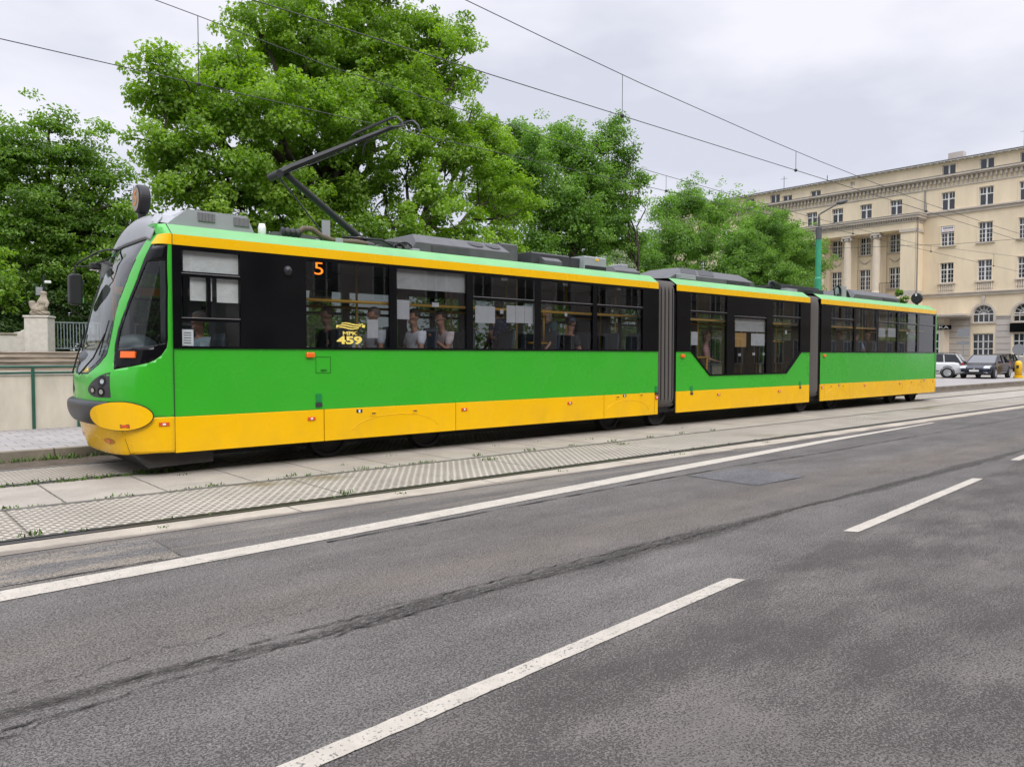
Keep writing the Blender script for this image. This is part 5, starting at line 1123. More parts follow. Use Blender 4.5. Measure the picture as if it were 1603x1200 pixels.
# entrance porch with the chemist's sign
MB().box((XP - .6, 25.7, 5.22), (XBD - .15, 33.5, 5.42)).build('porch_canopy', M_trim, bd, bevel=.02); MB().box((XP - .5, 25.8, 5.12), (XBD - .15, 33.5, 5.22)).build('porch_fascia', M_stonegrey, bd)
MB().box((XP + .4, 27.6, .15), (XBD - .15, 33.5, 5.12)).build('porch_wall', M_colm, bd); MB().box((XP + .25, 27.4, 4.5), (XP + .4, 33.5, 4.62)).build('porch_moulding', M_trim, bd)
sg = MB().box((XP + .30, 26.95, 4.0), (XP + .38, 29.9, 4.40)).build('shop_sign', M_black, bd)
text('sign_lettering', 'APTEKA', .36, M_white, sg, (XP + .29, 28.35, 4.2), (rad(90), 0, rad(-90)), width=2.4, extrude=.004, bold=.004)
dw = MB(); xo = XP + .36
for y in (28.0, 28.45, 28.9, 29.35): dw.box((xo, y - .04, .3), (xo + .03, y + .04, 3.7))
for z in (.35, 1.3, 2.2, 2.9, 3.66): dw.box((xo, 28.0, z - .04), (xo + .03, 29.35, z + .04))
d_ = dw.build('shop_door', M_wframe, bd); MB().add([(XP + .39, 28.0, .3), (XP + .39, 29.35, .3), (XP + .39, 29.35, 3.7), (XP + .39, 28.0, 3.7)], [(0, 1, 2, 3)]).build('pane', M_bglass, d_)
sg = MB().box((XBD - .30, 20.6, 3.66), (XBD - .2, 22.55, 4.45)).build('shop_sign', M_black, bd)
MB().box((XBD - .62, 29.6, 10.9), (XBD - .60, 29.61, 10.91)).build('fixing', M_dark, bd)
MB().box((XBD - .14, 27.4, 13.35), (XBD - .13, 28.5, 13.85)).build('window_banner', M_paper, bd); bn = MB()
for k in range(7): bn.mi = 0; bn.box((XBD - .146, 27.5 + k * .125, 13.62), (XBD - .139, 27.58 + k * .125, 13.78)); bn.mi = 1; bn.box((XBD - .146, 27.5 + k * .12, 13.44), (XBD - .139, 27.57 + k * .12, 13.5))
bn.build('banner_marks', [M_ink, M_red], bd)
# ------------------------------------------------------------------ the other side of the street, seen mirrored in the tram's glass and paint
M_opp = mat('brown_plaster', (.15, .14, .135), .9, var=.2, scale=.4)
def opposite(label, x0, x1, h, y=-15.0, m=M_opp):
    t = thing('street_house', label, 'house', ((x0 + x1) / 2, y, 0), 'houses across the road, mirrored in the tram'); MB().box((x0, y - 12, 0), (x1, y, h)).build('wall', m, t)
    MB().box((x0, y, 4.2), (x1, y + .3, 4.5)).box((x0, y, h - .3), (x1, y + .6, h)).build('cornice', M_trim, t); first = None
    n = int((x1 - x0) / 3.2)
    for i in range(n):
        for k in range(int(h / 3.6)):
            loc = Vector((x0 + (i + .5) * (x1 - x0) / n, y, .9 + k * 3.6)) - off(t)
            if first is None:
                sv = OFF[t.name]; OFF[t.name] = Vector((0, 0, 0)); f = MB()
                for a, b_ in (((-.75, 0, -.08), (.75, .06, 0)), ((-.75, 0, 2), (.75, .06, 2.1)), ((-.75, 0, 0), (-.65, .06, 2)), ((.65, 0, 0), (.75, .06, 2)), ((-.04, 0, 0), (.04, .06, 2))): f.box(a, b_)
                first = f.build('window', M_wframe, t); MB().box((-.65, .0, 0), (.65, .03, 2)).build('pane', M_bglass, first); OFF[t.name] = sv; first.location = loc
            else: copy_tree(first, t).location = loc
opposite('brown plastered street house mirrored in the front half of the tram', -22, 13, 15); opposite('taller grey street house mirrored in the middle of the tram', 13.5, 44, 19, m=M_stonegrey); opposite('brown corner house mirrored in the rear windows of the tram', 44.5, 90, 16.5, m=mat('ochre_plaster', (.36, .30, .22), .9, var=.15, scale=.4))
# ================================================================== CARS, POSTS, SIGNS
M_tyre = mat('tyre', (.015, .015, .016), .8); M_rim = mat('alloy_rim', (.45, .46, .47), .35, metal=.6); M_carglass = mat('car_glass', (.012, .015, .017), .05, coat=.6)
M_headl = mat('headlight_glass', (.5, .53, .55), .1, coat=.5); M_plate = mat('number_plate', (.7, .7, .68), .5); M_tail = mat('tail_red', (.35, .02, .015), .2, coat=.4)
def car(label, loc, rz, L_, Wd, Ht, paint, kind):
    """profile stations (x from rear, belt z, roof z): lofted body with a glazed cabin"""
    c = thing('parked_car', label, 'car', loc, 'cars parked before the cream building', rz, local=True)
    hw = Wd / 2; zb = .22
    if kind == 'estate': top = [(0, .55, .9), (.03, .5, .98), (.25, .93, .99), (.5, .98, 1), (1.5, .98, 1), (2.9, .96, 1), (3.35, .93, .98), (3.9, .86, .96), (4.3, .76, .9), (L_ - .06, .62, .78), (L_, .5, .7)]; cabn = [(.08, .95, .84), (.42, Ht - .05, .72), (1.2, Ht, .73), (2.4, Ht - .02, .73), (3.3, .95, .84)]
    elif kind == 'sedan': top = [(0, .6, .8), (.05, .95, .88), (.5, 1.02, .97), (1.2, .98, 1), (2.4, .95, 1), (3.3, .93, .99), (3.9, .87, .97), (4.45, .76, .9), (L_ - .06, .62, .8), (L_, .45, .72)]; cabn = [(.45, 1.0, .83), (1.3, Ht - .06, .70), (1.9, Ht, .71), (2.6, Ht - .03, .72), (3.5, .94, .85)]
    else: top = [(0, .6, .85), (.04, .95, .94), (.4, 1.02, .98), (1.4, 1.0, 1), (2.6, .98, 1), (3.3, .97, .99), (3.8, .92, .96), (4.15, .82, .9), (L_ - .06, .66, .8), (L_, .5, .72)]; cabn = [(.15, 1.0, .85), (.6, Ht - .08, .72), (1.4, Ht, .73), (2.3, Ht - .03, .73), (3.35, .98, .85)]
    b = MB(); vs = []; K = 8
    for x, z, k in top:
        wy = hw * k; lo = zb + (.12 if x < .1 or x > L_ - .1 else 0)
        sec = [(wy * .86, lo), (wy * .97, lo + .1), (wy, lo + (z - lo) * .5), (wy * .97, lo + (z - lo) * .86), (wy * .86, z)]
        sec = [(-y, q) for y, q in sec] + [(y, q) for y, q in sec[::-1]]
        vs += [(x - L_ / 2, y, q) for y, q in sec]
    m_ = 10; n = len(top)
    b.add(vs, [(i * m_ + j, (i + 1) * m_ + j, (i + 1) * m_ + (j + 1) % m_, i * m_ + (j + 1) % m_) for i in range(n - 1) for j in range(m_)] + [list(range(m_)), list(range((n - 1) * m_, n * m_))[::-1]])
    bo = b.build('body', paint, c, smooth=True); e = bo.modifiers.new('edge', 'BEVEL'); e.width = .03; e.segments = 2; e.angle_limit = rad(35)
    g = MB(); vs = []
    for x, z, k in cabn: vs += [(x - L_ / 2, -hw * k, z), (x - L_ / 2, hw * k, z)]
    lowx = [(x - L_ / 2, s * hw * .87, .88) for x, z, k in cabn for s in (-1, 1)]
    nn = len(cabn); g.add(vs + lowx, [(2 * i, 2 * i + 1, 2 * i + 3, 2 * i + 2) for i in range(nn - 1)] + [(2 * i, 2 * i + 2, 2 * nn + 2 * i + 2, 2 * nn + 2 * i) for i in range(nn - 1)] + [(2 * i + 1, 2 * nn + 2 * i + 1, 2 * nn + 2 * i + 3, 2 * i + 3) for i in range(nn - 1)])
    g.build('windows', M_carglass, c)
    r = MB(); o_ = .012
    q = cabn[1:-1]; vs = []
    for x, z, k in q: vs += [(x - L_ / 2, -hw * k - o_, z - .05), (x - L_ / 2, -hw * k * .9, z + o_), (x - L_ / 2, hw * k * .9, z + o_), (x - L_ / 2, hw * k + o_, z - .05)]
    r.add(vs, [(4 * i + j, 4 * i + j + 1, 4 * i + j + 5, 4 * i + j + 4) for i in range(len(q) - 1) for j in range(3)])
    def pil(x0, z0, y0, x1, z1, y1, w_):
        for s in (-1, 1): r.tube([(x0 - L_ / 2, s * (y0 + .012), z0), (x1 - L_ / 2, s * (y1 + .012), z1)], w_, 6)
    pil(cabn[-1][0], cabn[-1][1], hw * cabn[-1][2], cabn[-2][0], cabn[-2][1], hw * cabn[-2][2], .035); pil(cabn[0][0], cabn[0][1], hw * cabn[0][2], cabn[1][0], cabn[1][1], hw * cabn[1][2], .05)
    xm = 1.95; pil(xm - .05, .92, hw * .86, xm - .05, Ht - .05, hw * .73, .03); pil(1.05, .95, hw * .86, 1.1, Ht - .08, hw * .73, .035)
    r.build('roof', paint, c, smooth=False)
    if kind == 'estate':
        rr = MB()
        for s in (-1, 1): rr.tube([(.5 - L_ / 2, s * hw * .66, Ht + .0), (.6 - L_ / 2, s * hw * .66, Ht + .06), (2.5 - L_ / 2, s * hw * .66, Ht + .05), (2.6 - L_ / 2, s * hw * .66, Ht)], .02, 6)
        rr.build('roof_rail', M_dark, c)
    for x in (.85, L_ - .9):
        for s in (-1, 1):
            wy = s * (hw - .08); yo = s * .115
            wl = MB().lathe([(.0, -.1 * s), (.31, -.1 * s), (.335, -.06 * s), (.335, .07 * s), (.31, .1 * s), (.22, .105 * s), (.21, .06 * s), (.0, .06 * s)], (x - L_ / 2, wy, .335), 'y', 22).build('wheel', M_tyre, c)
            q = MB(); q.lathe([(.0, .095 * s), (.05, .1 * s), (.06, .07 * s), (.205, .075 * s), (.215, .108 * s), (.19, .108 * s)], (x - L_ / 2, wy, .335), 'y', 20, cap=False)
            for k in range(5):
                t = k * 1.2566; q.tube([(x - L_ / 2 + .05 * math.cos(t), wy + .098 * s, .335 + .05 * math.sin(t)), (x - L_ / 2 + .2 * math.cos(t), wy + .1 * s, .335 + .2 * math.sin(t))], .022, 5)
            q.build('rim', M_rim, wl)
            MB().lathe([(.0, -.1 * s), (.39, -.1 * s), (.40, .075 * s), (.345, .08 * s)], (x - L_ / 2, wy, .36), 'y', 22, cap=False).build('wheel_arch', M_rubber, c)
    xf = L_ / 2
    for s in (-1, 1):
        h = MB(); h.prism([(xf - .42, .73), (xf - .08, .58), (xf - .02, .64), (xf - .12, .74), (xf - .40, .80)], 'y', s * hw * .52, s * hw * .88); h.build('headlight', M_headl, c, bevel=.02)
        MB().box((-xf - .005, s * hw * .62, .78), (-xf + .14, s * hw * .87, .98)).build('tail_light', M_tail, c, bevel=.02)
        MB().box((xf - .07, s * hw * .55, .34), (xf + .004, s * hw * .78, .39)).build('fog_light', M_headl, c)
        mm = MB().ell((cabn[-1][0] - L_ / 2 - .25, s * (hw + .06), 1.0), (.07, .11, .075), 10, 6).build('wing_mirror', paint, c, smooth=True)
    MB().box((xf - .03, -hw * .45, .50), (xf + .012, hw * .45, .62)).box((xf - .06, -hw * .7, .27), (xf + .005, hw * .7, .38)).build('grille', M_rubber, c, bevel=.01)
    MB().box((xf, -.26, .43), (xf + .022, .26, .54)).build('number_plate', M_plate, c); MB().lathe([(.055, xf + .01), (.055, xf + .022), (.03, xf + .022)], (0, 0, .60), 'x', 14).build('badge', M_rim, c)
    MB().box((-xf - .012, -.26, .62), (-xf + .01, .26, .73)).build('number_plate', M_plate, c)
    sk = MB()
    for s in (-1, 1): sk.box((-xf + 1.3, s * (hw - .02), .42), (xf - 1.3, s * (hw + .006), .47))
    sk.build('side_trim', M_rubber, c); return c
P_navy = mat('navy_paint', (.006, .009, .022), .2, coat=.25, spec=.3); P_white = mat('silver_white_paint', (.55, .56, .57), .3, coat=.5); P_black = mat('black_paint', (.007, .008, .014), .2, coat=.3)
q = at(1540, 588, Z=.15); car('dark navy saloon facing the street with a white number plate', (53.9, 16.5, .15), PI + .04, 4.75, 1.83, 1.46, P_navy, 'sedan')
car('silver white estate car with roof rails, partly behind the tram tail', (52.3, 19.5, .15), PI / 2 + .2, 4.5, 1.76, 1.52, P_white, 'estate')
car('black hatchback behind the yellow bollard at the right edge', (76.6, 22.4, .15), PI - .03, 4.3, 1.8, 1.55, P_black, 'hatch')
# yellow bollard
q = at(1594, 591.5, Z=.15); bo = thing('bollard', 'yellow domed traffic bollard on the kerb island', 'bollard', (q.x, q.y, .15))
M_by = mat('bollard_yellow', (.80, .46, .01), .4, var=.1)
MB().lathe([(.0, 0), (.27, 0), (.27, .12), (.22, .14)], (q.x, q.y, .15), 'z', 20).build('base', M_by, bo, smooth=False); MB().lathe([(.2, .1), (.2, .82), (.17, .98), (.1, 1.06), (0, 1.08)], (q.x, q.y, .15), 'z', 20).build('body', M_by, bo, smooth=True)
MB().box((q.x - .21, q.y - .07, .75), (q.x - .19, q.y + .07, .95)).build('emblem', M_ink, bo)
def sign_post(label, px, py, depth_Y, plates, h):
    q = at(px, py, Y=depth_Y); t = thing('sign_post', label, 'road sign', (q.x, q.y, .15)); MB().cyl((q.x, q.y, .15), (q.x, q.y, h), .035, n=8).build('post', M_gate, t)
    for kind, z, r_ in plates:
        d = Vector((q.x, q.y, 0)).normalized(); s_ = Vector((d.y, -d.x, 0)); b = MB()
        pts = [(math.cos(a) * r_, math.sin(a) * r_) for a in np.linspace(0, 2 * math.pi, 25)[:-1]] if kind == 'round' else [(-r_, -r_ * kind), (r_, -r_ * kind), (r_, r_ * kind), (-r_, r_ * kind)]
        vs = [Vector((q.x, q.y, z)) - d * .05 + s_ * a + Vector((0, 0, c_)) for a, c_ in pts]; vs += [v + d * .012 for v in vs]; n = len(pts)
        b.add(vs, [list(range(n)), list(range(n, 2 * n))[::-1]] + [(i, n + i, n + (i + 1) % n, (i + 1) % n) for i in range(n)]); b.build('sign_plate', mat('sign_back', (.20, .21, .22), .5), t)
sign_post('grey road sign backs on a thin post before the entrance', 1507, 588, 19.6, [(.75, 3.15, .36), (.3, 2.42, .36)], 3.5)
sign_post('grey round sign back on a post behind the yellow bollard', 1594, 580, 18.3, [('round', 2.0, .42)], 2.5)
# lamp post with its bracket
lp = thing('street_lamp', 'green lamp post with a thin bracket arm rising behind the tram', 'street lamp', (27.8, 14.2, .15))
M_pg = mat('pole_green', (.04, .31, .17), .45, var=.15, scale=3)
pl = MB(); pl.lathe([(.16, .15), (.16, 1.2), (.125, 1.25), (.125, 4.4), (.135, 4.42), (.105, 4.5), (.1, 5.98), (.0, 5.98)], (27.8, 14.2, 0), 'z', 16); pl.build('pole', M_pg, lp, smooth=False)
MB().lathe([(.11, 5.9), (.11, 6.35), (.05, 6.4), (.045, 6.75), (0, 6.75)], (27.8, 14.2, 0), 'z', 14).build('pole_top', M_roofg, lp)
e0 = Vector((27.8, 14.2, 6.7)); e1 = at(1314, 317.5, Y=13.6); e2 = at(1327, 314, Y=13.4)
MB().tube([e0, e0 + Vector((0, 0, .12)), e0.lerp(e1, .12) + Vector((0, 0, .12)), e1], .028, 8).build('arm', M_roofg, lp)
MB().tube([e1.lerp(e2, -.3), e1, e1.lerp(e2, .5), e2], [.04, .075, .085, .03], 8).build('lamp_head', M_roofg, lp, smooth=True)
# ================================================================== OVERHEAD WIRES
M_wire = mat('wire_dark', (.02, .02, .022), .5)
def wire(name, label, pts, r=.0068, drops=(), cat='overhead wire', group='overhead wires of the two tracks'):
    o = MB().tube(pts, r, 5).build(name, M_wire); tag(o, label, cat, group)
    for a, b_ in drops:
        d = MB(); d.tube([a, b_], .006, 4); d.ell(b_, (.035, .035, .035), 6, 4); d.build('dropper', M_wire, o)
def cat_line(y, zc, zm, label, xs):
    def zmf(x):
        for (x0, z0), (x1, z1) in zip(zm, zm[1:]):
            if x <= x1: return z0 + (z1 - z0) * (x - x0) / (x1 - x0)
        return zm[-1][1]
    X_ = np.linspace(-8, 76, 43)
    wire('contact_wire', 'taut lower contact wire over ' + label, [(x, y, zc) for x in X_])
    mid = [(x, y, zmf(x)) for x in X_]
    wire('messenger_wire', 'sagging upper messenger wire over ' + label, mid, .0064, [((x, y, zmf(x)), (x, y, zc)) for x in xs])
cat_line(YC, 5.46, [(-8, 7.4), (3.44, 6.49), (5.8, 6.24), (14.2, 5.83), (22.3, 5.66), (30, 5.62), (45, 6.3), (76, 5.9)], 'the tram roof', (4.0, 14.9, 24.6, 31.0, 38))
cat_line(8.2, 5.39, [(-8, 7.6), (6.36, 6.26), (9.64, 6.03), (15.04, 5.77), (21.8, 5.6), (29.6, 5.6), (45, 6.2), (76, 5.9)], 'the nearer empty track', (9.55, 15.04, 21.9, 27.0, 31.0))
wire('span_wire', 'thin cross span wire from the green lamp post', [(27.8, 14.2, 5.55), (29.5, 10, 5.45), (31, 4, 5.5), (33, -8, 6.2)], .007, cat='span wire')
# ================================================================== TREES
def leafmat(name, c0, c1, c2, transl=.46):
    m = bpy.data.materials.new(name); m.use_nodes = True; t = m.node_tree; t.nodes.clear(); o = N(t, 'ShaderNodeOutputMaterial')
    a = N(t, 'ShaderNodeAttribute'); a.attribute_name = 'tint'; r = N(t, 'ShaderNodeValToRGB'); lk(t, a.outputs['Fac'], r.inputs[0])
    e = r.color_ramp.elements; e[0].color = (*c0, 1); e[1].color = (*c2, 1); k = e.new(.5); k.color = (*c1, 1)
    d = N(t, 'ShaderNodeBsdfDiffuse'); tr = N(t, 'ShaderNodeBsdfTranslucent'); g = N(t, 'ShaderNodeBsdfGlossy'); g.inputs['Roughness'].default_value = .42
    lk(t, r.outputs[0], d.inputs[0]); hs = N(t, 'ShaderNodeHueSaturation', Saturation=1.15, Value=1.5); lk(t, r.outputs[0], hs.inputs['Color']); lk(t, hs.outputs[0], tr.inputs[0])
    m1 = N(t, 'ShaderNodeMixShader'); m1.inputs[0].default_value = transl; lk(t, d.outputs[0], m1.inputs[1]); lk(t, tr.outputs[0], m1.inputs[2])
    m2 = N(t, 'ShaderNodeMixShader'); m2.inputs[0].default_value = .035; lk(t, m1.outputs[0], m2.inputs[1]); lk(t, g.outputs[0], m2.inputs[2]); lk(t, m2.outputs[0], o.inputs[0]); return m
M_lf1 = leafmat('plane_leaf', (.14, .25, .03), (.24, .385, .05), (.38, .54, .10))
M_lf2 = leafmat('chestnut_leaf', (.09, .175, .025), (.17, .30, .042), (.29, .43, .075))
M_lf3 = leafmat('maple_leaf', (.095, .19, .032), (.165, .305, .05), (.27, .42, .085))
M_lf4 = leafmat('pale_leaf', (.07, .15, .02), (.13, .25, .035), (.22, .35, .06))
M_lf5 = leafmat('shaded_park_leaf', (.02, .05, .01), (.04, .085, .014), (.075, .13, .022), .25)  # darker leaf colours, with the shade of the deep park put into them
M_bark = mat('bark', (.055, .043, .032), .95, var=.5, scale=5, bump=.03, bscale=12)
SH_PLANE = [[(0, 0), (.12, .30), (.02, .46), (.40, .30), (.58, .46), (.66, .18), (1, 0)]]
SH_OVAL = [[(0, 0), (.3, .27), (.68, .24), (1, 0)]]
def leaves(name, P_, O_, size, shape, m, parent, cl_tint):
    """one leaf per row of P_ (points) with outward directions O_"""
    n = len(P_); up = np.array([0, 0, 1.0])
    nr = .55 * O_ + .55 * up + .62 * rng.normal(size=(n, 3)); nr /= np.linalg.norm(nr, axis=1)[:, None]
    td = rng.normal(size=(n, 3)) + .5 * O_ - .45 * up; td -= nr * (td * nr).sum(1)[:, None]; td /= np.linalg.norm(td, axis=1)[:, None]
    bt = np.cross(nr, td); sz = size * rng.uniform(.6, 1.25, n)
    half = np.array(shape[0]); nv = len(half)
    V = []
    for s in (1, -1):
        u = half[:, 0][None, :, None]; v = (half[:, 1] * s)[None, :, None]; w_ = (np.abs(half[:, 1]) * .35 - half[:, 0] ** 2 * .18)[None, :, None]
        V.append(P_[:, None, :] + sz[:, None, None] * (u * td[:, None, :] + v * bt[:, None, :] + w_ * nr[:, None, :]))
    V = np.stack(V, 1).reshape(-1, 3) - np.array(off(parent)); nf = n * 2
    me = bpy.data.meshes.new(name); me.vertices.add(len(V)); me.vertices.foreach_set('co', V.astype(np.float32).ravel())
    idx = np.arange(len(V)).reshape(n, 2, nv); idx[:, 1, :] = idx[:, 1, ::-1]
    me.loops.add(len(V)); me.loops.foreach_set('vertex_index', idx.ravel().astype(np.int32))
    me.polygons.add(nf); me.polygons.foreach_set('loop_start', (np.arange(nf) * nv).astype(np.int32)); me.update(calc_edges=True)
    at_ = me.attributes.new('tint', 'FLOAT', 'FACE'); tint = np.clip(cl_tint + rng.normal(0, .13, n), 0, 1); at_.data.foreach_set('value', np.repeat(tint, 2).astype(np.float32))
    return new_obj(name, me, m, parent)
DENS, PER = 3.3, 1.6
def crown_points(blobs, cr, per, dens=1.0, flat=.6, rag=.3):
    P_, O_, T_, CL = [], [], [], []
    for c, r in blobs:
        c = np.array(c); rr = np.array(r) if hasattr(r, '__len__') else np.array([r, r, r * .92]); rm = rr.mean()
        nb = max(3, int(DENS * dens * 1.25 * rm * rm / (cr * cr)))            # boughs, each a string of sprays
        for _ in range(nb):
            d = rng.normal(size=3); d /= np.linalg.norm(d); d[2] = d[2] * .9 + .08
            fe = rng.uniform(.72, 1.0 + rag * (1 if rng.random() < .45 else .25)); bt = np.clip(.40 + .17 * rng.normal(), 0, 1)
            step = cr * 1.05 / rm; side = rng.normal(size=3) * .25
            f = rng.uniform(.35, .6); k = 0
            while f < fe and k < 7:
                cc = c + (d + side * (f - .4)) * rr * f + rng.normal(size=3) * cr * .28; s_ = cr * rng.uniform(.62, 1.15) * (1.1 - .35 * f / fe)
                m_ = max(4, int(PER * per * rng.uniform(.6, 1.3) * (s_ / cr) ** 2)); q = rng.normal(size=(m_, 3)); q *= np.minimum(1, 1.75 / np.linalg.norm(q, axis=1))[:, None]; q *= .5 * s_; q[:, 2] *= flat; q[:, 2] -= .3 * (q[:, 0] ** 2 + q[:, 1] ** 2) / cr
                P_.append(cc + q); O_.append(np.repeat((d * .6 + np.array([0, 0, .3]))[None], m_, 0) + q / s_ * .6); T_.append(np.full(m_, np.clip(bt + .2 * (f - .75), 0, 1)) + q[:, 2] / s_ * .22); CL.append(cc)  # outer leaves paler; light on top of each spray put into the tint
                f += step * rng.uniform(.8, 1.2); k += 1
    return np.concatenate(P_), np.concatenate(O_), np.concatenate(T_), np.array(CL)
def wobble(a, b, n=5, k=.08, sag=0):
    a, b = Vector(a), Vector(b); L_ = (b - a).length; o = []
    for i in range(n + 1):
        t = i / n; p = a.lerp(b, t)
        if 0 < i < n: p += Vector((random.gauss(0, k), random.gauss(0, k), random.gauss(0, k))) * L_ * .5
        p.z += sag * L_ * math.sin(math.pi * t); o.append(p)
    return o
def tree(name, label, base, fork_z, r0, blobs, cr, per, size, shape, m, cat='tree', group=None, dens=1.0, flat=.6, lean=None, rag=.3, twigs=3):
    base = Vector(base); t = thing(name, label, cat, base, group)
    P_, O_, T_, CL = crown_points(blobs, cr, per, dens, flat, rag)
    leaves('crown', P_, O_, size, shape, m, t, T_)
    fork = Vector((base.x, base.y, fork_z)) + Vector(lean or (0, 0, 0)); b = MB()
    b.tube(wobble(base - Vector((0, 0, .2)), fork, 6, .03), [r0 * 1.25] + [r0 * (1 - .35 * i / 6) for i in range(1, 7)], 10)
    top = fork
    for i, (c, r) in enumerate(blobs):
        c = Vector(c); st = fork.lerp(base, random.uniform(0, .25)); rr = r if not hasattr(r, '__len__') else sum(r) / 3
        b.tube(wobble(st, c, 6, .07, .06), [r0 * q for q in (.42, .34, .28, .22, .17, .12, .07)], 7)
        near = CL[np.argsort(((CL - np.array(c)) ** 2).sum(1))[:40]]
        for k in range(twigs):
            e = Vector(near[random.randrange(len(near))]); b.tube(wobble(c.lerp(st, random.uniform(0, .3)), e, 4, .08), [r0 * .10, r0 * .08, r0 * .06, r0 * .04, r0 * .02], 5)
    b.build('trunk', M_bark, t, smooth=True); return t
def PB(lst):                                     # pixel blobs -> balls of foliage at their real distance
    o = []
    for px, py, r, Y in lst:
        c = at(px, py, Y=Y); o.append((c, r * (c - camo.location).dot(_f) / FPX))
    return o
G_T = 'trees of the park behind the tram'
q = at(505, 556, Y=25)
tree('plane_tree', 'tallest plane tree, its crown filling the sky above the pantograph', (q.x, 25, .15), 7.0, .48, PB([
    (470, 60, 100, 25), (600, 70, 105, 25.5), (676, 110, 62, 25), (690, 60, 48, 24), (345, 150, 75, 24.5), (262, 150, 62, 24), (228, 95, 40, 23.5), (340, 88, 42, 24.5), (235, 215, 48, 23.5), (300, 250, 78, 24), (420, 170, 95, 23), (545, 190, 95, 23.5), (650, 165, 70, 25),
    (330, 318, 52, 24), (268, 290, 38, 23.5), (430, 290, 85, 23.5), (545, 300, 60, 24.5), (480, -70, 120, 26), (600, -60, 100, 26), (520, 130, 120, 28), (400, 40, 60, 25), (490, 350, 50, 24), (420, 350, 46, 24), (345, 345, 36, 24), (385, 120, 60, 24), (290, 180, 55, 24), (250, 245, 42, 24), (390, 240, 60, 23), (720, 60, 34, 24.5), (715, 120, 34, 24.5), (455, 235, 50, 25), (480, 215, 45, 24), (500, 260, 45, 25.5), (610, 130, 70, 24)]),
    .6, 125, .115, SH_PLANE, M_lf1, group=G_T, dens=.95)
q = at(655, 556, Y=22.5)
tree('plane_tree', 'broad plane tree with a dark trunk showing just right of the pantograph', (q.x, 23.5, .15), 5.2, .36, PB([
    (640, 255, 62, 23.5), (715, 235, 62, 24), (770, 300, 62, 24), (690, 310, 60, 22.5), (640, 365, 42, 22.5), (730, 370, 52, 22.5), (580, 365, 40, 22.5), (790, 375, 42, 23.5), (700, 195, 36, 25), (600, 300, 40, 24.5), (560, 330, 42, 24), (625, 330, 36, 23), (520, 370, 36, 23), (752, 200, 34, 26), (775, 235, 48, 26), (740, 165, 16, 26), (800, 330, 46, 25)]),
    .55, 120, .115, SH_PLANE, M_lf1, group=G_T, dens=.9)
q = at(95, 556, Y=41)
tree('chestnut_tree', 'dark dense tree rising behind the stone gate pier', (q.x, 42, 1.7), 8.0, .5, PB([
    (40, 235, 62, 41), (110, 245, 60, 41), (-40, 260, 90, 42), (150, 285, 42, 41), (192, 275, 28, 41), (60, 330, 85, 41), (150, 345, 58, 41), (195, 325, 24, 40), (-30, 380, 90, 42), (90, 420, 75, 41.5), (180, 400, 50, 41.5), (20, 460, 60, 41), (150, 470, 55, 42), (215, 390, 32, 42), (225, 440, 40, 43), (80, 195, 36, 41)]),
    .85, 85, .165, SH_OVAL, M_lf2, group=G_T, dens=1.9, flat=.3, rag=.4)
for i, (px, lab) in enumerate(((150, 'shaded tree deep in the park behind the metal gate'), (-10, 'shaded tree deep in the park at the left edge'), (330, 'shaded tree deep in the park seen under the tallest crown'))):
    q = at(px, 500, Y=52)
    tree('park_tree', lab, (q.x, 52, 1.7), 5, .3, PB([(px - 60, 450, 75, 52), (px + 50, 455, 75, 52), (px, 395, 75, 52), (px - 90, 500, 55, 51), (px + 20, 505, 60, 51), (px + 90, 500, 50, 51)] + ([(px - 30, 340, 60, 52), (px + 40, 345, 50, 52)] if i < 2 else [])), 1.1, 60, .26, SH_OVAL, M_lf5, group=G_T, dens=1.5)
q = at(15, 500, Y=38)
tree('young_tree', 'bright leafed young tree at the left edge before the stone wall', (q.x - 1.2, 38.6, 1.7), 3.2, .12, PB([(5, 440, 30, 38.3), (-20, 420, 40, 38.6), (22, 475, 16, 38.2), (-15, 470, 30, 38.3)]), .5, 40, .17, SH_OVAL, M_lf1, group=G_T)
q = at(870, 556, Y=32)
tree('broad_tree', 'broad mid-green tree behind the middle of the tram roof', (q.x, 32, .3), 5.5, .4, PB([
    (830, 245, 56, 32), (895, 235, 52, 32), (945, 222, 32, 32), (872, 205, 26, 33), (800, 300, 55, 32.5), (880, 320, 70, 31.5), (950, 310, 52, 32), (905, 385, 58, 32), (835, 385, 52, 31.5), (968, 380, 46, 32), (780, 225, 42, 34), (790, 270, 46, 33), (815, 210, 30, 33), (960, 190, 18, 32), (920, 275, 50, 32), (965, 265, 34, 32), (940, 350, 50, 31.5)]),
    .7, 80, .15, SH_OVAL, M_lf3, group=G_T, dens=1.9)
q = at(985, 556, Y=31)
tree('slender_tree', 'slender tree leaning out at the right edge of the broad tree', (q.x, 30.5, .3), 5.8, .2, PB([(985, 240, 24, 31), (1000, 280, 24, 31), (985, 320, 20, 31), (972, 205, 17, 31), (995, 370, 24, 31), (975, 345, 22, 31)]), .6, 36, .18, SH_OVAL, M_lf3, group=G_T, dens=1.8, rag=.45)
q = at(1065, 556, Y=41)
tree('round_tree', 'round-crowned tree with a notched top left of the cream building', (q.x, 41, .3), 6, .35, PB([(1075, 318, 38, 41), (1040, 330, 28, 41), (1110, 330, 34, 41), (1050, 375, 48, 40), (1035, 420, 42, 40), (1095, 385, 40, 40), (1000, 400, 36, 40), (1005, 440, 30, 40), (1070, 440, 40, 40)]), .8, 85, .165, SH_OVAL, M_lf3, group=G_T, dens=2.0)
q = at(1195, 556, Y=36)
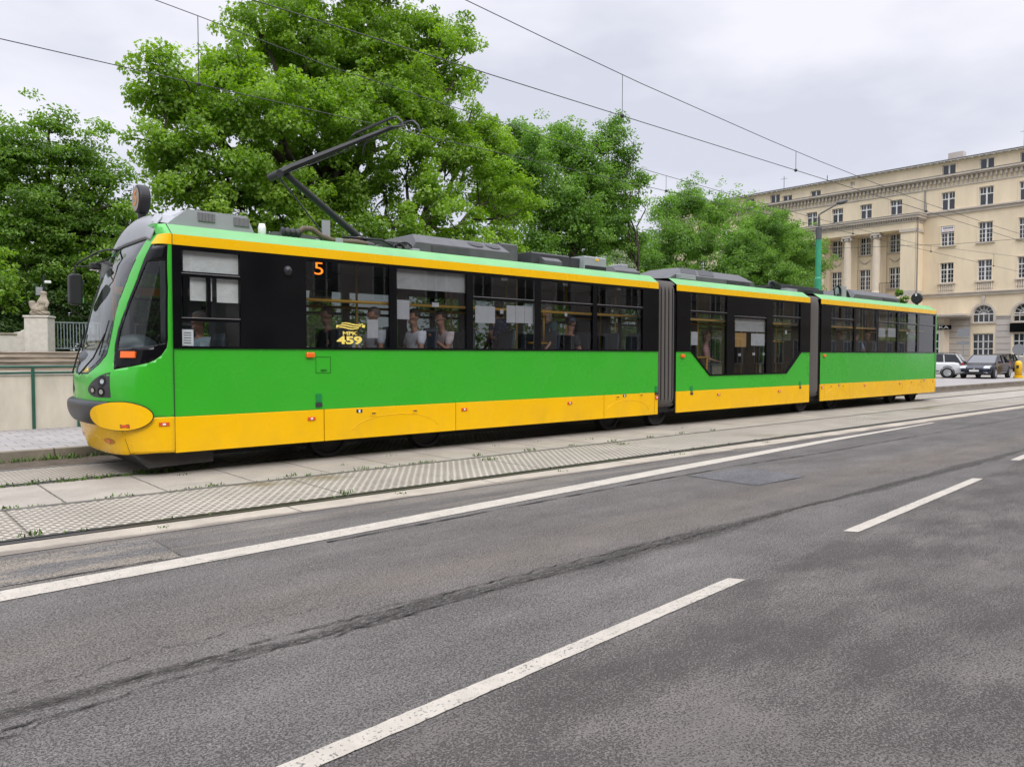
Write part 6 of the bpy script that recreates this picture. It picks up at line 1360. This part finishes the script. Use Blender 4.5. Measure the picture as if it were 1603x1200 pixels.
tree('maple_tree', 'dense round maple directly before the cream facade', (q.x, 36, .3), 5, .35, PB([(1200, 362, 44, 36), (1160, 385, 42, 36), (1240, 385, 42, 36), (1262, 420, 33, 36), (1200, 425, 55, 35.5), (1140, 425, 42, 36), (1235, 450, 42, 36), (1180, 460, 50, 36), (1280, 395, 13, 36), (1270, 452, 20, 36), (1225, 340, 16, 36)]), .75, 85, .16, SH_OVAL, M_lf3, group=G_T, dens=2.2)
q = at(1150, 556, Y=44)
tree('feathery_tree', 'feathery light tree overlapping the left end of the cream building', (q.x, 44, .3), 7, .25, PB([(1140, 325, 30, 44), (1170, 325, 22, 44), (1120, 355, 34, 44), (1165, 352, 28, 44), (1185, 345, 16, 44)]), .8, 24, .24, SH_OVAL, M_lf3, group=G_T, dens=1.2, rag=.5)
# shrubs that close the gap over the tram roof and show through the windows
def shrub(name, label, blobs, cr, per, size, m, base, cat='shrub', group=None, dens=1.0, shape=SH_OVAL):
    t = thing(name, label, cat, base, group); P_, O_, T_, CL = crown_points(blobs, cr, per, dens); leaves('foliage', P_, O_, size, shape, m, t, T_); b = MB()
    for k in range(6):
        c = CL[random.randrange(len(CL))]; b.tube(wobble(base, c, 4, .1), [.05, .04, .03, .02, .012], 5)
    b.build('stem', M_bark, t); return t
q = at(1060, 425, Y=33); shrub('shrub', 'bright yellow-green shrub above the first bellows', PB([(1055, 425, 20, 33), (1085, 430, 18, 33), (1110, 440, 14, 33)]) + [((q.x, 33, 2.2), 2.0)], .5, 40, .15, M_lf4, (q.x, 33, .3))
q = at(960, 405, Y=29); shrub('flowering_shrub', 'pale flowering shrub behind the end of the front section roof', PB([(965, 405, 16, 29), (985, 415, 14, 29), (945, 402, 10, 29)]) + [((q.x, 29, 2.0), 1.6)], .4, 46, .12, leafmat('blossom_leaf', (.10, .2, .05), (.3, .36, .2), (.55, .55, .42)), (q.x, 29, .3))
q = at(1412, 460, X=74); shrub('conifer', 'small fir poking up before the portico of the cream building', [((q.x, q.y, 1.2 + k * .9), (1.9 - k * .22, 1.9 - k * .22, .5)) for k in range(7)] + [((q.x, q.y, 7.4), (.3, .3, .6))], .4, 60, .22, M_lf4, (q.x, q.y, .15), 'fir')
for i, (x0, x1, y, h, m_) in enumerate(((7, 15, 22.5, 3.0, M_lf1), (15, 24, 22.0, 5.6, M_lf1), (24, 36, 24, 6.2, M_lf3), (36, 50, 28, 5.6, M_lf3))):
    n = int((x1 - x0) / 1.7)
    shrub('hedge', ('bright low hedge seen through the front windows of the tram', 'mid-green hedge behind the long window row of the tram', 'dark hedge behind the middle section of the tram', 'hedge behind the tail of the tram')[i],
          [((x0 + (k + .5) * 1.7, y + random.uniform(-.4, .4), z), (1.15, .9, 1.0)) for k in range(n) for z in ((h * .3, h * .75) if h < 4 else (h * .15, h * .37, h * .6, h * .82))], .55, 34, .17, m_, ((x0 + x1) / 2, y, .15), 'hedge')
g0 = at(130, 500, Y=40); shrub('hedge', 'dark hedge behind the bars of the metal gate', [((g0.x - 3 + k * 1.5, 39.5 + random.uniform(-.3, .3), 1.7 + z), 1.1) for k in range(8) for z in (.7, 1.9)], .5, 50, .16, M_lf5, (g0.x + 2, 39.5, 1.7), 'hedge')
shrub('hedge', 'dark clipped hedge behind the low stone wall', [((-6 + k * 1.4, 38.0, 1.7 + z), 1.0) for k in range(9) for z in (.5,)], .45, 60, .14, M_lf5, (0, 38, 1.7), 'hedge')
